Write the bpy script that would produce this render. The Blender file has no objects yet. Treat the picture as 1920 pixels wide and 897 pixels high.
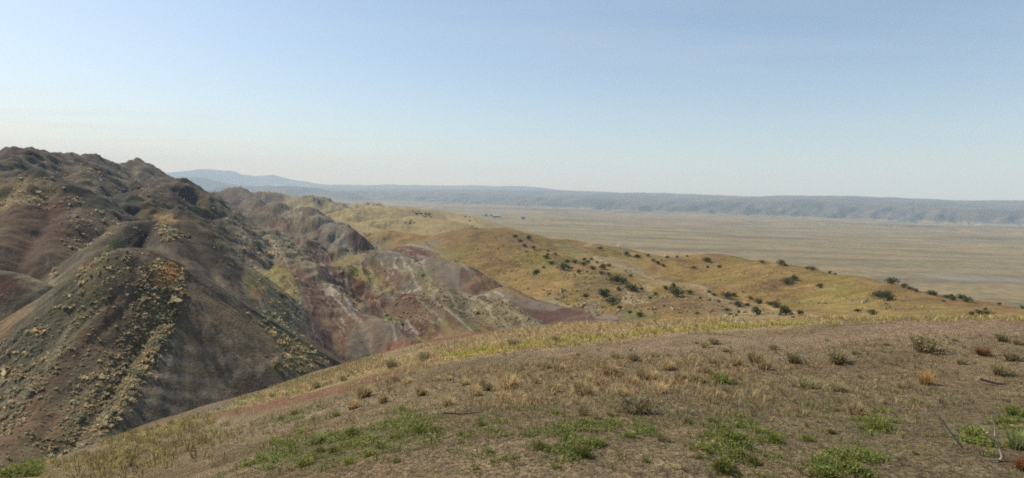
import bpy, math, random
import numpy as np

# ------------------------------------------------------------------ camera
F_PX, IW, IH = 1100.0, 1920.0, 897.0
PITCH, ROLL = math.radians(3.98), math.radians(1.7)
scene = bpy.context.scene
FWD = np.array([0.0, math.cos(PITCH), -math.sin(PITCH)])
U0 = np.array([0.0, math.sin(PITCH), math.cos(PITCH)])
X0 = np.array([1.0, 0.0, 0.0])
RGT = math.cos(ROLL) * X0 + math.sin(ROLL) * U0
UPV = -math.sin(ROLL) * X0 + math.cos(ROLL) * U0
from mathutils import Matrix, Vector
cam_data = bpy.data.cameras.new("camera")
cam_data.sensor_width = 36.0
cam_data.lens = 36.0 * F_PX / IW
cam_data.clip_start = 0.1
cam_data.clip_end = 60000.0
cam = bpy.data.objects.new("camera", cam_data)
scene.collection.objects.link(cam)
m = Matrix.Identity(4)
for i in range(3):
    m[i][0], m[i][1], m[i][2] = RGT[i], UPV[i], -FWD[i]
cam.matrix_world = m
scene.camera = cam

# ------------------------------------------------------------------ light
SUN_AZ, SUN_EL = math.radians(-64.0), math.radians(45.0)
world = bpy.data.worlds.new("World")
scene.world = world
world.use_nodes = True
wn, wl = world.node_tree.nodes, world.node_tree.links
wn.clear()
sky = wn.new("ShaderNodeTexSky")
sky.sky_type = 'NISHITA'
sky.sun_disc = False
sky.sun_elevation = SUN_EL
sky.sun_rotation = SUN_AZ
sky.altitude = 500.0
sky.air_density = 1.0
sky.dust_density = 1.2
sky.ozone_density = 1.5
bg = wn.new("ShaderNodeBackground")
bg.inputs[1].default_value = 0.135
wo = wn.new("ShaderNodeOutputWorld")
# faint streaks of cirrus: a stretched noise on a flat layer high overhead
tc = wn.new("ShaderNodeTexCoord")
sx = wn.new("ShaderNodeSeparateXYZ"); wl.new(tc.outputs["Generated"], sx.inputs[0])
zc = wn.new("ShaderNodeMath"); zc.operation = 'MAXIMUM'; zc.inputs[1].default_value = .03; wl.new(sx.outputs[2], zc.inputs[0])
dv = []
for i_ in (0, 1):
    q_ = wn.new("ShaderNodeMath"); q_.operation = 'DIVIDE'; wl.new(sx.outputs[i_], q_.inputs[0]); wl.new(zc.outputs[0], q_.inputs[1]); dv.append(q_)
cx = wn.new("ShaderNodeCombineXYZ"); wl.new(dv[0].outputs[0], cx.inputs[0]); wl.new(dv[1].outputs[0], cx.inputs[1])
mp = wn.new("ShaderNodeMapping"); mp.inputs["Rotation"].default_value = (0, 0, .5); mp.inputs["Scale"].default_value = (.22, .9, 1)
wl.new(cx.outputs[0], mp.inputs[0])
cn = wn.new("ShaderNodeTexNoise"); cn.inputs["Scale"].default_value = 1.1; cn.inputs["Detail"].default_value = 6; cn.inputs["Distortion"].default_value = .6
wl.new(mp.outputs[0], cn.inputs["Vector"])
cr = wn.new("ShaderNodeMapRange"); cr.inputs[1].default_value = .48; cr.inputs[2].default_value = .8; cr.inputs[4].default_value = .22
wl.new(cn.outputs[0], cr.inputs[0])
cm = wn.new("ShaderNodeMix"); cm.data_type = 'RGBA'
cm.inputs[7].default_value = (4.6, 4.8, 5.1, 1)
wl.new(cr.outputs[0], cm.inputs[0]); wl.new(sky.outputs[0], cm.inputs[6])
wl.new(cm.outputs[2], bg.inputs[0])
wl.new(bg.outputs[0], wo.inputs[0])
sun_data = bpy.data.lights.new("sun", 'SUN')
sun_data.energy = 4.8
sun_data.angle = math.radians(0.6)
sun_data.color = (1.0, 0.90, 0.77)
sun = bpy.data.objects.new("sun", sun_data)
scene.collection.objects.link(sun)
SUNV = Vector((math.sin(SUN_AZ) * math.cos(SUN_EL), math.cos(SUN_AZ) * math.cos(SUN_EL), math.sin(SUN_EL)))
sun.rotation_euler = SUNV.to_track_quat('Z', 'Y').to_euler()
sun.location = (-60, 30, 80)
scene.view_settings.view_transform = 'Standard'
scene.view_settings.look = 'None'
scene.view_settings.gamma = 1.0
scene.view_settings.exposure = 0.12
scene.view_settings.use_curve_mapping = False
scene.render.engine = 'CYCLES'
scene.cycles.use_denoising = False
scene.cycles.use_adaptive_sampling = False
scene.cycles.volume_bounces = 1
scene.cycles.filter_width = 1.8
scene.cycles.max_bounces = 5
scene.cycles.diffuse_bounces = 2
scene.cycles.transparent_max_bounces = 4

rng = np.random.default_rng(7)
random.seed(7)

# ------------------------------------------------------------------ helpers
def ray(px, py):
    px = np.asarray(px, float); py = np.asarray(py, float)
    d = FWD + ((px - 960.0) / F_PX)[..., None] * RGT + ((448.5 - py) / F_PX)[..., None] * UPV
    return d / np.hypot(d[..., 0], d[..., 1])[..., None]

def at(px, py, r):
    """the point at horizontal range r seen at that place of the photograph"""
    return ray(px, py) * r

def az_of(px):
    d = ray(px, 420.0)
    return math.atan2(d[0], d[1])

def _hash(ix, iy, seed):
    h = (ix.astype(np.int64) * 374761393 + iy.astype(np.int64) * 668265263 + seed * 1442695041) & 0xffffffff
    h = ((h ^ (h >> 13)) * 1274126177) & 0xffffffff
    return (h ^ (h >> 16)) & 0xffff

def perlin(x, y, seed=0):
    ix = np.floor(x); iy = np.floor(y)
    fx = x - ix; fy = y - iy
    u = fx * fx * fx * (fx * (fx * 6 - 15) + 10)
    v = fy * fy * fy * (fy * (fy * 6 - 15) + 10)
    def g(dx, dy):
        a = _hash(ix + dx, iy + dy, seed) * (2 * math.pi / 65536.0)
        return np.cos(a) * (fx - dx) + np.sin(a) * (fy - dy)
    a = g(0, 0); b = g(1, 0); c = g(0, 1); d = g(1, 1)
    return 1.5 * (a + u * (b - a) + v * (c - a + u * (a - b - c + d)))

def fbm(x, y, octaves=4, seed=0, gain=0.5, lac=2.03):
    s = 0.0; amp = 1.0; tot = 0.0
    for o in range(octaves):
        s = s + amp * perlin(x + 17.3 * o, y - 9.1 * o, seed + o * 31)
        tot += amp; amp *= gain; x = x * lac; y = y * lac
    return s / tot

def ridged(x, y, octaves=4, seed=0, gain=0.5):
    s = 0.0; amp = 1.0; tot = 0.0
    for o in range(octaves):
        s = s + amp * (1.0 - np.abs(perlin(x, y, seed + o * 37)) * 1.6)
        tot += amp; amp *= gain; x = x * 2.1 + 5.2; y = y * 2.1 - 3.7
    return s / tot

def sstep(a, b, x):
    t = np.clip((x - a) / (b - a), 0, 1)
    return t * t * (3 - 2 * t)

def smax(a, b, k):
    h = np.maximum(k - np.abs(a - b), 0) / k
    return np.maximum(a, b) + h * h * k * 0.25

class TPS:
    """smooth surface through control points, in (azimuth, log range)"""
    def __init__(self, pts):
        P = np.array([[math.atan2(p[0], p[1]), math.log(math.hypot(p[0], p[1]))] for p in pts])
        z = np.array([p[2] for p in pts])
        n = len(P)
        K = self.phi(np.hypot(P[:, None, 0] - P[None, :, 0], P[:, None, 1] - P[None, :, 1])) + 1e-4 * np.eye(n)
        Q = np.hstack([np.ones((n, 1)), P])
        A = np.zeros((n + 3, n + 3)); A[:n, :n] = K; A[:n, n:] = Q; A[n:, :n] = Q.T
        w = np.linalg.solve(A, np.concatenate([z, np.zeros(3)]))
        self.P, self.w, self.c = P, w[:n], w[n:]
    @staticmethod
    def phi(d):
        return d * d * np.log(d + 1e-9)
    def bake(self, a0, a1, l0, l1, n=420):
        self.box = (a0, a1, l0, l1, n)
        A, L = np.meshgrid(np.linspace(a0, a1, n), np.linspace(l0, l1, n))
        self.tab = self.exact(A, L)
        return self
    def __call__(self, az, lr):
        a0, a1, l0, l1, n = self.box
        u = np.clip((az - a0) / (a1 - a0) * (n - 1), 1, n - 2.001); v = np.clip((lr - l0) / (l1 - l0) * (n - 1), 1, n - 2.001)
        i = u.astype(int); j = v.astype(int); fu = u - i; fv = v - j
        T = self.tab
        def cub(p0, p1, p2, p3, f):
            return p1 + .5 * f * (p2 - p0 + f * (2 * p0 - 5 * p1 + 4 * p2 - p3 + f * (3 * (p1 - p2) + p3 - p0)))
        return cub(*[cub(*[T[j + b, i + a] for a in (-1, 0, 1, 2)], fu) for b in (-1, 0, 1, 2)], fv)
    def exact(self, az, lr):
        s = self.c[0] + self.c[1] * az + self.c[2] * lr
        for (a, l), w in zip(self.P, self.w):
            s = s + w * self.phi(np.hypot(az - a, lr - l))
        return s

def pz(px, r, z):
    a = az_of(px)
    return (r * math.sin(a), r * math.cos(a), z)

# ------------------------------------------------------------------ the hill the photographer stands on
fgp = [pz(p, 1.3, z) for p, z in ((-900, -1.9), (-300, -1.8), (400, -1.72), (960, -1.68), (1500, -1.66), (2220, -1.64), (2900, -1.62))]
for p in [(-250, 897, 13), (60, 895, 15.5), (200, 897, 9), (500, 897, 4.7), (960, 897, 3.65), (1450, 897, 4.0), (1920, 897, 4.8),
          (2300, 880, 5.6), (300, 850, 13), (600, 800, 9), (600, 720, 20), (1000, 750, 7.4), (1500, 750, 7.8),
          (1920, 750, 8.7), (1000, 660, 15), (1500, 650, 13.5), (1920, 660, 13.2), (420, 800, 17), (800, 700, 14)]:
    fgp.append(tuple(at(*p)))
crest = [(-250, 925, 17), (20, 893, 21), (100, 866, 23), (250, 810, 26), (400, 770, 27.5), (560, 711, 29), (700, 666, 29), (860, 630, 28),
         (1000, 615, 26), (1200, 603, 24), (1500, 598, 23), (1900, 598, 22), (2300, 600, 21)]
for p in crest:
    c = at(*p)
    fgp.append(tuple(c))
    fgp.append((c[0] * 1.5, c[1] * 1.5, c[2] * 1.5 - 2.6))
    fgp.append((c[0] * 4.0, c[1] * 4.0, min(c[2] * 4.0 - 26.0, -48)))
fg_tps = TPS(fgp).bake(-1.42, 1.42, .25, math.log(150), 200)

# ------------------------------------------------------------------ valley floors, grassy hills, plain
bp = []
for px, col in {
    -500: ((60, -26), (120, -24), (200, -18), (350, -5), (600, 5), (1000, 10), (2500, 0)),
    0:    ((60, -29), (120, -32), (200, -29), (350, -16), (600, -2), (1000, 0), (2500, -20)),
    200:  ((60, -30), (120, -34), (200, -31), (350, -22), (600, -8), (1000, -8), (2500, -35)),
    400:  ((60, -33), (120, -38), (200, -35), (350, -32), (600, -22), (1000, -22), (2500, -55)),
    560:  ((60, -35), (130, -42), (200, -41), (350, -36), (600, -27), (1000, -34), (2500, -72)),
    700:  ((60, -35), (130, -42), (200, -41), (350, -38), (600, -36), (1000, -46), (2500, -79)),
    850:  ((60, -33), (130, -39), (200, -40), (600, -44), (1000, -62), (2500, -80)),
    1000: ((60, -30), (130, -34), (600, -58), (1000, -76), (2500, -80)),
    1200: ((60, -27), (600, -70), (1000, -80), (2500, -80)),
    1500: ((60, -24), (350, -58), (600, -80), (1000, -80), (2500, -80)),
    1920: ((60, -23), (250, -50), (450, -78), (700, -80), (2500, -80)),
    2400: ((60, -22), (250, -50), (450, -78), (700, -80), (2500, -80)),
}.items():
    bp += [pz(px, r, z) for r, z in col]
for p in [(820, 440, 330), (880, 427, 345), (950, 430, 335), (1050, 470, 270), (1150, 510, 210), (1300, 553, 150), (1480, 592, 104),   # near ridge crest
          (900, 500, 235), (1000, 545, 190), (1100, 570, 160), (1000, 490, 245), (1200, 585, 130), (1350, 590, 118),                    # its face
          (1050, 455, 345), (1130, 490, 302), (1300, 530, 216), (1420, 565, 163),                                                       # valley with the track
          (1150, 466, 360), (1300, 479, 280), (1450, 491, 230), (1600, 520, 195), (1750, 548, 168), (1920, 575, 142), (2200, 610, 120), # right crest
          (1400, 520, 190), (1600, 560, 145), (1750, 580, 120), (1300, 505, 235), (1500, 560, 150), (1900, 592, 105)]:
    bp.append(tuple(at(*p)))
for p in [(1150, 466, 360), (1300, 479, 280), (1450, 491, 230), (1600, 520, 195), (1750, 548, 168), (1920, 575, 142)]:
    q = at(*p) * 1.35
    bp.append((q[0], q[1], q[2] - 7))
base_tps = TPS(bp).bake(-1.12, 1.12, math.log(30), math.log(2650), 260)

# ridge skeleton of the badlands: (slope, rounding, [(px, py, range), ...])
RIDGES = [
    # the pyramid hill
    (.72, 2.5, [(222, 470, 92), (250, 465, 94), (285, 468, 95), (345, 507, 93)]),
    (.72, 1.2, [(345, 507, 93), (322, 580, 85), (270, 690, 73), (190, 810, 62), (140, 880, 56)]),
    (.70, 2.0, [(345, 507, 93), (470, 590, 98), (612, 672, 106)]),
    (.70, 2.5, [(222, 470, 92), (120, 545, 97), (0, 632, 102), (-150, 745, 104)]),
    (.78, 2.0, [(345, 512, 92.5), (395, 630, 87), (400, 775, 71)]),
    (.72, 3.0, [(345, 507, 93), (355, 620, 86), (300, 790, 68)]),
    (.60, 3.0, [(240, 468, 93), (150, 640, 79), (60, 790, 67), (-40, 880, 59)]),
    (.60, 3.0, [(232, 470, 92), (80, 640, 86), (-60, 780, 76)]),
    (.60, 3.0, [(260, 466, 94), (210, 640, 80), (125, 800, 65)]),
    # the hill behind it
    (.78, 3.0, [(200, 440, 142), (240, 418, 151), (300, 406, 158), (340, 411, 157), (375, 430, 154), (410, 457, 150), (445, 492, 146), (482, 535, 141)]),
    (.72, 3.0, [(340, 411, 157), (385, 480, 138), (425, 548, 121)]),
    (.72, 3.0, [(410, 457, 150), (445, 525, 136), (462, 565, 126)]),
    (.75, 3.0, [(300, 406, 158), (322, 445, 141), (345, 500, 124)]),
    (.70, 2.5, [(240, 418, 151), (165, 485, 131), (100, 565, 118)]),
    # dark red hill on the left edge and its foot
    (.55, 6.0, [(-250, 300, 250), (-100, 330, 235), (0, 342, 218), (70, 331, 216), (125, 350, 208), (165, 395, 195), (180, 440, 175)]),
    (.55, 4.0, [(70, 331, 216), (40, 400, 180), (-40, 470, 150)]),
    (.55, 3.0, [(0, 342, 218), (-60, 420, 175)]),
    (.60, 4.0, [(-120, 470, 128), (0, 503, 122), (50, 537, 119)]),
    (.60, 4.0, [(125, 350, 208), (130, 410, 175), (95, 470, 150)]),
    # skyline massif
    (.50, 8.0, [(-400, 290, 430), (-120, 300, 410), (0, 285, 400), (25, 276, 400), (50, 274, 400), (85, 291, 410), (122, 285, 450), (160, 293, 520), (190, 289, 600), (215, 304, 620), (250, 298, 700), (285, 316, 760), (325, 330, 800), (372, 352, 780), (425, 378, 700), (450, 395, 620)]),
    (.55, 8.0, [(122, 285, 450), (150, 320, 350), (165, 365, 270), (190, 405, 220)]),
    (.55, 8.0, [(50, 274, 400), (30, 305, 320), (-10, 325, 270)]),
    (.55, 8.0, [(190, 289, 600), (215, 325, 470), (240, 345, 400)]),
    (.55, 8.0, [(250, 298, 700), (290, 330, 520), (330, 345, 430), (385, 380, 350)]),
    (.55, 8.0, [(325, 330, 800), (370, 360, 600), (420, 395, 450)]),
    (.65, 8.0, [(180, 388, 250), (205, 368, 256), (240, 358, 262), (268, 372, 256)]),
    (.65, 8.0, [(268, 372, 270), (300, 352, 330), (332, 338, 345), (380, 372, 330)]),
    (.65, 7.0, [(372, 412, 262), (398, 402, 262), (428, 425, 250)]),
    (.60, 7.0, [(300, 398, 240), (345, 392, 240), (375, 415, 225)]),
    (.60, 9.0, [(395, 352, 1150), (425, 345, 1150), (455, 352, 1120), (480, 368, 1050)]),
    (.60, 9.0, [(420, 365, 880), (452, 357, 880), (476, 374, 850)]),
    # striped country in the middle
    (.55, 6.0, [(470, 376, 780), (500, 372, 760), (545, 380, 700), (575, 384, 660), (610, 405, 560)]),
    (.55, 6.0, [(440, 400, 520), (490, 392, 520), (545, 395, 500), (585, 400, 480)]),
    (.55, 5.0, [(420, 430, 330), (470, 428, 330), (530, 440, 320), (570, 455, 300)]),
    (.55, 4.0, [(420, 440, 300), (455, 470, 240), (495, 500, 195), (540, 512, 178), (566, 545, 165), (572, 600, 148)]),
    (.55, 4.0, [(500, 440, 300), (540, 480, 230), (575, 510, 195), (600, 545, 172), (615, 600, 150)]),
    (.55, 4.0, [(560, 470, 250), (590, 505, 205), (640, 560, 168), (655, 600, 150), (650, 640, 138)]),
    (.60, 4.0, [(655, 585, 155), (690, 592, 150), (730, 608, 144), (765, 632, 138)]),
    (.75, 7.0, [(603, 425, 400), (622, 413, 402), (645, 413, 402), (660, 432, 385)]),
    (.55, 5.0, [(600, 470, 300), (650, 466, 300), (700, 480, 280)]),
    (.55, 4.0, [(620, 500, 228), (680, 490, 229), (730, 492, 224), (790, 515, 207), (830, 546, 190)]),
    (.60, 4.0, [(690, 477, 266), (735, 470, 266), (772, 484, 256)]),
    (.60, 4.5, [(786, 490, 214), (812, 481, 211), (850, 492, 204), (878, 499, 198), (906, 516, 191), (930, 545, 183)]),
    (.58, 4.0, [(912, 549, 180), (945, 537, 177), (1000, 562, 166), (1060, 577, 158), (1110, 571, 154), (1168, 600, 146)]),
    (.50, 4.0, [(690, 568, 166), (760, 552, 167), (830, 550, 164), (900, 552, 161), (960, 583, 149), (1010, 606, 140)]),
    (.50, 4.0, [(830, 550, 164), (850, 590, 149), (880, 622, 138)]),
    # rolling grassy hills beyond
    (.32, 12., [(690, 445, 420), (735, 433, 420), (790, 442, 400)]),
    (.28, 20., [(620, 396, 860), (680, 389, 900), (750, 384, 1000), (810, 393, 1020), (860, 405, 960), (900, 415, 880)]),
    (.25, 20., [(700, 410, 640), (770, 405, 680), (840, 415, 640)]),
    (.40, 18., [(560, 376, 1350), (592, 366, 1350), (625, 380, 1300)]),
    (.30, 20., [(640, 386, 1700), (690, 373, 1700), (740, 387, 1650)]),
    (.45, 12., [(462, 364, 1380), (490, 358, 1400), (512, 356, 1400), (545, 361, 1380), (566, 364, 1350), (600, 373, 1300)]),
]
RILLS = [(at(345, 507, 93), 9, .22), (at(300, 406, 158), 12, .4), (at(240, 466, 93), 10, .18)]
RSEG = []
for k, w, P in RIDGES:
    W = np.array([at(*p) for p in P])
    rm = float(np.mean([p[2] for p in P]))
    if k > .45:
        k, w = k * 1.22, w * .7
    pad = (W[:, 2].max() + (45 if rm < 260 else 60 if rm < 700 else 85)) / k + 25
    RSEG.append((k, w, W, max(.35, 0.0045 * rm), (W[:, 0].min() - pad, W[:, 0].max() + pad, W[:, 1].min() - pad, W[:, 1].max() + pad)))

def polyline_height(x, y, W, k, w):
    best = None
    for a, b in zip(W[:-1], W[1:]):
        ex, ey = b[0] - a[0], b[1] - a[1]
        L = ex * ex + ey * ey
        t = np.clip(((x - a[0]) * ex + (y - a[1]) * ey) / L, 0, 1)
        d2 = (x - a[0] - t * ex) ** 2 + (y - a[1] - t * ey) ** 2
        z = a[2] + t * (b[2] - a[2]) - k * (np.sqrt(d2 + w * w) - w)
        best = z if best is None else np.maximum(best, z)
    return best

# far escarpment and mountains
ESC_A, ESC_B = np.array([3300.0, 3040.0]), np.array([-1800.0, 6580.0])
ESC_D = (ESC_B - ESC_A) / np.linalg.norm(ESC_B - ESC_A)
ESC_N = np.array([ESC_D[1], -ESC_D[0]])
if ESC_N[1] < 0:
    ESC_N = -ESC_N
MOUNT = [
    (.5, 60., [(150, 335, 14500), (270, 328, 14500), (330, 322, 14500), (372, 317, 14500), (432, 319, 14500), (455, 327, 14500), (480, 331, 14500), (512, 327, 14500), (545, 335, 14500), (590, 344, 14500), (640, 347, 14500)]),
    (.35, 60., [(250, 338, 9500), (340, 331, 9500), (390, 336, 9500), (440, 345, 9500), (500, 346, 9300), (560, 351, 9000), (640, 358, 8500)]),
    (.35, 60., [(420, 352, 7000), (500, 345, 7200), (530, 346, 7000), (590, 354, 6800), (650, 362, 6200)]),
    (.10, 250., [(560, 347, 13500), (680, 347, 13500), (800, 348, 13000), (900, 349, 12500), (1000, 351, 12000)]),
]
MSEG = [(k, w, [at(*p) for p in P]) for k, w, P in MOUNT]

def h_far(x, y):
    r = np.hypot(x, y)
    al = (x - ESC_A[0]) * ESC_D[0] + (y - ESC_A[1]) * ESC_D[1]
    s = (x - ESC_A[0]) * ESC_N[0] + (y - ESC_A[1]) * ESC_N[1]
    wob = 260 * fbm(al / 1500, al * 0 + 3.1, 3, 5) + 60 * fbm(al / 330, al * 0 + 7.7, 2, 8)
    s = s + wob
    spur = ridged(al / 300 + 0.9 * s / 900, s / 1400 + 0.0 * al, 3, 21)
    spur2 = ridged(al / 110, s / 420, 2, 23)
    wv = fbm(al / 1100, al * 0 + 1.7, 3, 9)
    f = np.clip(s / (620 * (1 + .5 * wv)), 0, 1)
    face = f ** 1.15
    mid = np.sin(np.pi * np.clip(f, 0, 1)) ** 0.8
    z = 106 * (1 + .35 * wv) * face + 92 * mid * (spur - 0.72) + 30 * mid * (spur2 - 0.7)
    back = np.maximum(s - 560, 0)
    rise = np.interp(back, [0, 900, 2600, 4500, 9000], [0, 18, 96, 120, 120])
    z = z + rise + sstep(100, 900, back) * (24 * (ridged(x / 800, y / 800, 3, 41) - 0.6) + 10 * fbm(x / 260, y / 260, 3, 43))
    # low undulation and shallow gullies of the plain
    pl = 4.5 * fbm(x / 900, y / 420, 3, 51) + 13.0 * sstep(0.06, 0.26, fbm(x / 1300 + 3, y / 620, 3, 53)) * sstep(1500, 2400, r)
    z = -80 + np.where(s > 0, z, 0) + pl * (1 - sstep(-50, 150, s)) * sstep(500, 900, r)
    for k, w, W in MSEG:
        cut = ridged(x / 1500, y / 1500, 4, 61) - 0.65
        z = smax(z, polyline_height(x, y, W, k, w) + 60 * cut, 30.0)
    return z

def h_mid(x, y, detail=True):
    r = np.hypot(x, y)
    az = np.arctan2(x, y); lr = np.log(np.maximum(r, 1))
    b = base_tps(np.clip(az, -1.1, 1.1), np.minimum(lr, math.log(2600)))
    # gentle bumps of the grassy hills
    sc = np.clip(r / 200, .4, 4)
    b = b + sc * (0.8 * fbm(x / 38, y / 38, 4, 3) + 0.25 * fbm(x / 9, y / 9, 2, 4)) * (1 - 0.8 * sstep(600, 900, r))
    gh = sstep(105, 150, r) * (1 - sstep(420, 620, r)) * sstep(-.14, -.04, az)
    b = b + gh * 2.2 * (ridged(x / 42, y / 42, 3, 7) - .62)
    m1 = sstep(100, 260, r); m2 = sstep(300, 800, r)
    wx = .4 * fbm(x / 7, y / 7, 3, 11) + 5.0 * m1 * fbm(x / 55, y / 55, 3, 12) + 16 * m2 * fbm(x / 170, y / 170, 3, 13)
    wy = .4 * fbm(x / 7, y / 7, 3, 14) + 5.0 * m1 * fbm(x / 55, y / 55, 3, 15) + 16 * m2 * fbm(x / 170, y / 170, 3, 16)
    z = b
    z = np.array(b)
    xw, yw = x + wx, y + wy
    for k, w, W, km, (x0, x1, y0, y1) in RSEG:
        s = np.nonzero((x > x0) & (x < x1) & (y > y0) & (y < y1))[0]
        if len(s):
            z[s] = smax(z[s], polyline_height(xw[s], yw[s], W, k, w), km)
    up = sstep(0.5, 5.0, z - b)
    left = 1 - sstep(-0.28, -0.12, az)
    g = ridged(x / 34, y / 34, 4, 17)
    z = z + up * (0.2 * fbm(x / 3.2, y / 3.2, 2, 18) + left * m1 * (8.0 * (g - 0.66) + 1.5 * (ridged(x / 12.5, y / 12.5, 3, 30) - .62)) + left * m2 * 17.0 * (ridged(x / 110, y / 110, 3, 19) - 0.88))
    # rills running down from the two near summits, and low ribs along the strike of the steep beds
    for (ax, ay, _), n_, amp in RILLS:
        dx, dy = x - ax, y - ay
        dist = np.hypot(dx, dy); th = np.arctan2(dx, dy)
        q = np.nonzero(dist < 62)[0]
        if len(q):
            rl = perlin(th[q] * n_ + .02 * dist[q], dist[q] / 30, 25) + .5 * perlin(th[q] * n_ * 2.2, dist[q] / 18, 26)
            z[q] = z[q] - amp * np.abs(rl) * sstep(3, 14, dist[q]) * (1 - sstep(40, 60, dist[q])) * up[q]
    sm = sstep(118, 140, r) * (1 - sstep(330, 460, r)) * sstep(-.5, -.4, az) * (1 - sstep(.02, .12, az)) * up
    tt = x * .891 + y * .454; ss = -x * .454 + y * .891
    z = z + sm * (.55 * perlin(tt / 6.5 + .6 * fbm(x / 30, y / 30, 2, 27), ss / 42, 28) - .5 * np.abs(perlin(tt / 15, ss / 22, 29)))
    q = np.nonzero(r > 1490)[0]
    if len(q):
        xq, yq, rq = x[q], y[q], r[q]
        w = sstep(math.log(1500), math.log(2900), lr[q])
        side = 1 - sstep(-0.42, -0.22, az[q])         # the range on the left goes on towards the mountains
        zf = h_far(xq, yq) + side * 45 * sstep(0.2, 0.75, ridged(xq / 900, yq / 900, 3, 20)) * (1 - sstep(3500, 6500, rq))
        z[q] = z[q] * (1 - w) + zf * w
    return z

def h_fg(x, y):
    r = np.hypot(x, y)
    az = np.arctan2(x, y); lr = np.log(np.maximum(r, 1.35))
    z = fg_tps(np.clip(az, -1.3, 1.3), lr)
    z = z + 0.05 * fbm(x / 1.1, y / 1.1, 3, 71) * sstep(2, 6, r) + 0.16 * fbm(x / 4.5, y / 4.5, 3, 72) * sstep(4, 14, r)
    return z

def height(x, y):
    x = np.asarray(x, float); y = np.asarray(y, float)
    r = np.hypot(x, y)
    z = np.empty_like(r)
    n = r < 32; f = r >= 140; mdl = ~n & ~f
    if n.any(): z[n] = h_fg(x[n], y[n])
    if f.any(): z[f] = h_mid(x[f], y[f])
    if mdl.any():
        z[mdl] = smax(h_fg(x[mdl], y[mdl]), h_mid(x[mdl], y[mdl]), 1.2)
    return z

RR = np.concatenate([np.geomspace(2.5, 40, 170), np.geomspace(40.5, 2900, 480), np.geomspace(3000, 15000, 50)])
def hits(pts):
    """where the sight line through each place of the photograph meets the ground"""
    pts = np.asarray(pts, float)
    d = ray(pts[:, 0], pts[:, 1])
    X = d[:, 0:1] * RR; Y = d[:, 1:2] * RR; Z = d[:, 2:3] * RR
    H = height(X.ravel(), Y.ravel()).reshape(X.shape)
    below = Z < H
    out = []
    for i in range(len(pts)):
        k = int(np.argmax(below[i])) if below[i].any() else len(RR) - 1
        k = max(k, 1)
        a0 = Z[i, k - 1] - H[i, k - 1]; a1 = H[i, k] - Z[i, k]
        t = a0 / (a0 + a1 + 1e-9)
        t = min(max(t, 0), 1)
        rr = RR[k - 1] + t * (RR[k] - RR[k - 1])
        out.append((d[i, 0] * rr, d[i, 1] * rr, H[i, k - 1] + t * (H[i, k] - H[i, k - 1]), rr))
    return np.array(out)

# ------------------------------------------------------------------ ground colours (albedo only)
C = lambda *v: np.array(v, float)
SOIL, SOIL_RED, OLIVE, MAROON, GREY = C(.285, .215, .125), C(.20, .113, .072), C(.15, .128, .076), C(.098, .05, .036), C(.19, .162, .112)
SALT, GOLD, YGREEN, TAN, DARKG = C(.46, .42, .35), C(.25, .187, .083), C(.22, .19, .06), C(.25, .212, .115), C(.075, .085, .045)
STRAW, BROWN, RUST, LAKE = C(.36, .27, .14), C(.165, .122, .075), C(.26, .15, .06), C(.25, .24, .21)

def mix(a, b, t):
    return a + (b - a) * np.asarray(t)[..., None]

ST = (math.cos(math.radians(27)), math.sin(math.radians(27)))     # across the strike of the steep beds
def strata(x, y, z):
    return x * ST[0] + y * ST[1] - 0.25 * z + 3.0 * fbm(x / 26, y / 26, 3, 81) + 0.8 * fbm(x / 6, y / 6, 2, 82)

def poly_dist(x, y, P):
    """signed distance in plan to a polygon: negative inside"""
    d = np.full(x.shape, 1e9); inside = np.zeros(x.shape, bool)
    n = len(P)
    for i in range(n):
        a, b = P[i], P[(i + 1) % n]
        ex, ey = b[0] - a[0], b[1] - a[1]
        t = np.clip(((x - a[0]) * ex + (y - a[1]) * ey) / (ex * ex + ey * ey + 1e-9), 0, 1)
        d = np.minimum(d, np.hypot(x - a[0] - t * ex, y - a[1] - t * ey))
        c = (a[1] > y) != (b[1] > y)
        if abs(ey) > 1e-9:
            inside ^= c & (x < ex * (y - a[1]) / ey + a[0])
    return np.where(inside, -d, d)

def line_dist(x, y, P):
    d = np.full(x.shape, 1e9)
    for a, b in zip(P[:-1], P[1:]):
        ex, ey = b[0] - a[0], b[1] - a[1]
        t = np.clip(((x - a[0]) * ex + (y - a[1]) * ey) / (ex * ex + ey * ey + 1e-9), 0, 1)
        d = np.minimum(d, np.hypot(x - a[0] - t * ex, y - a[1] - t * ey))
    return d

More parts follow.
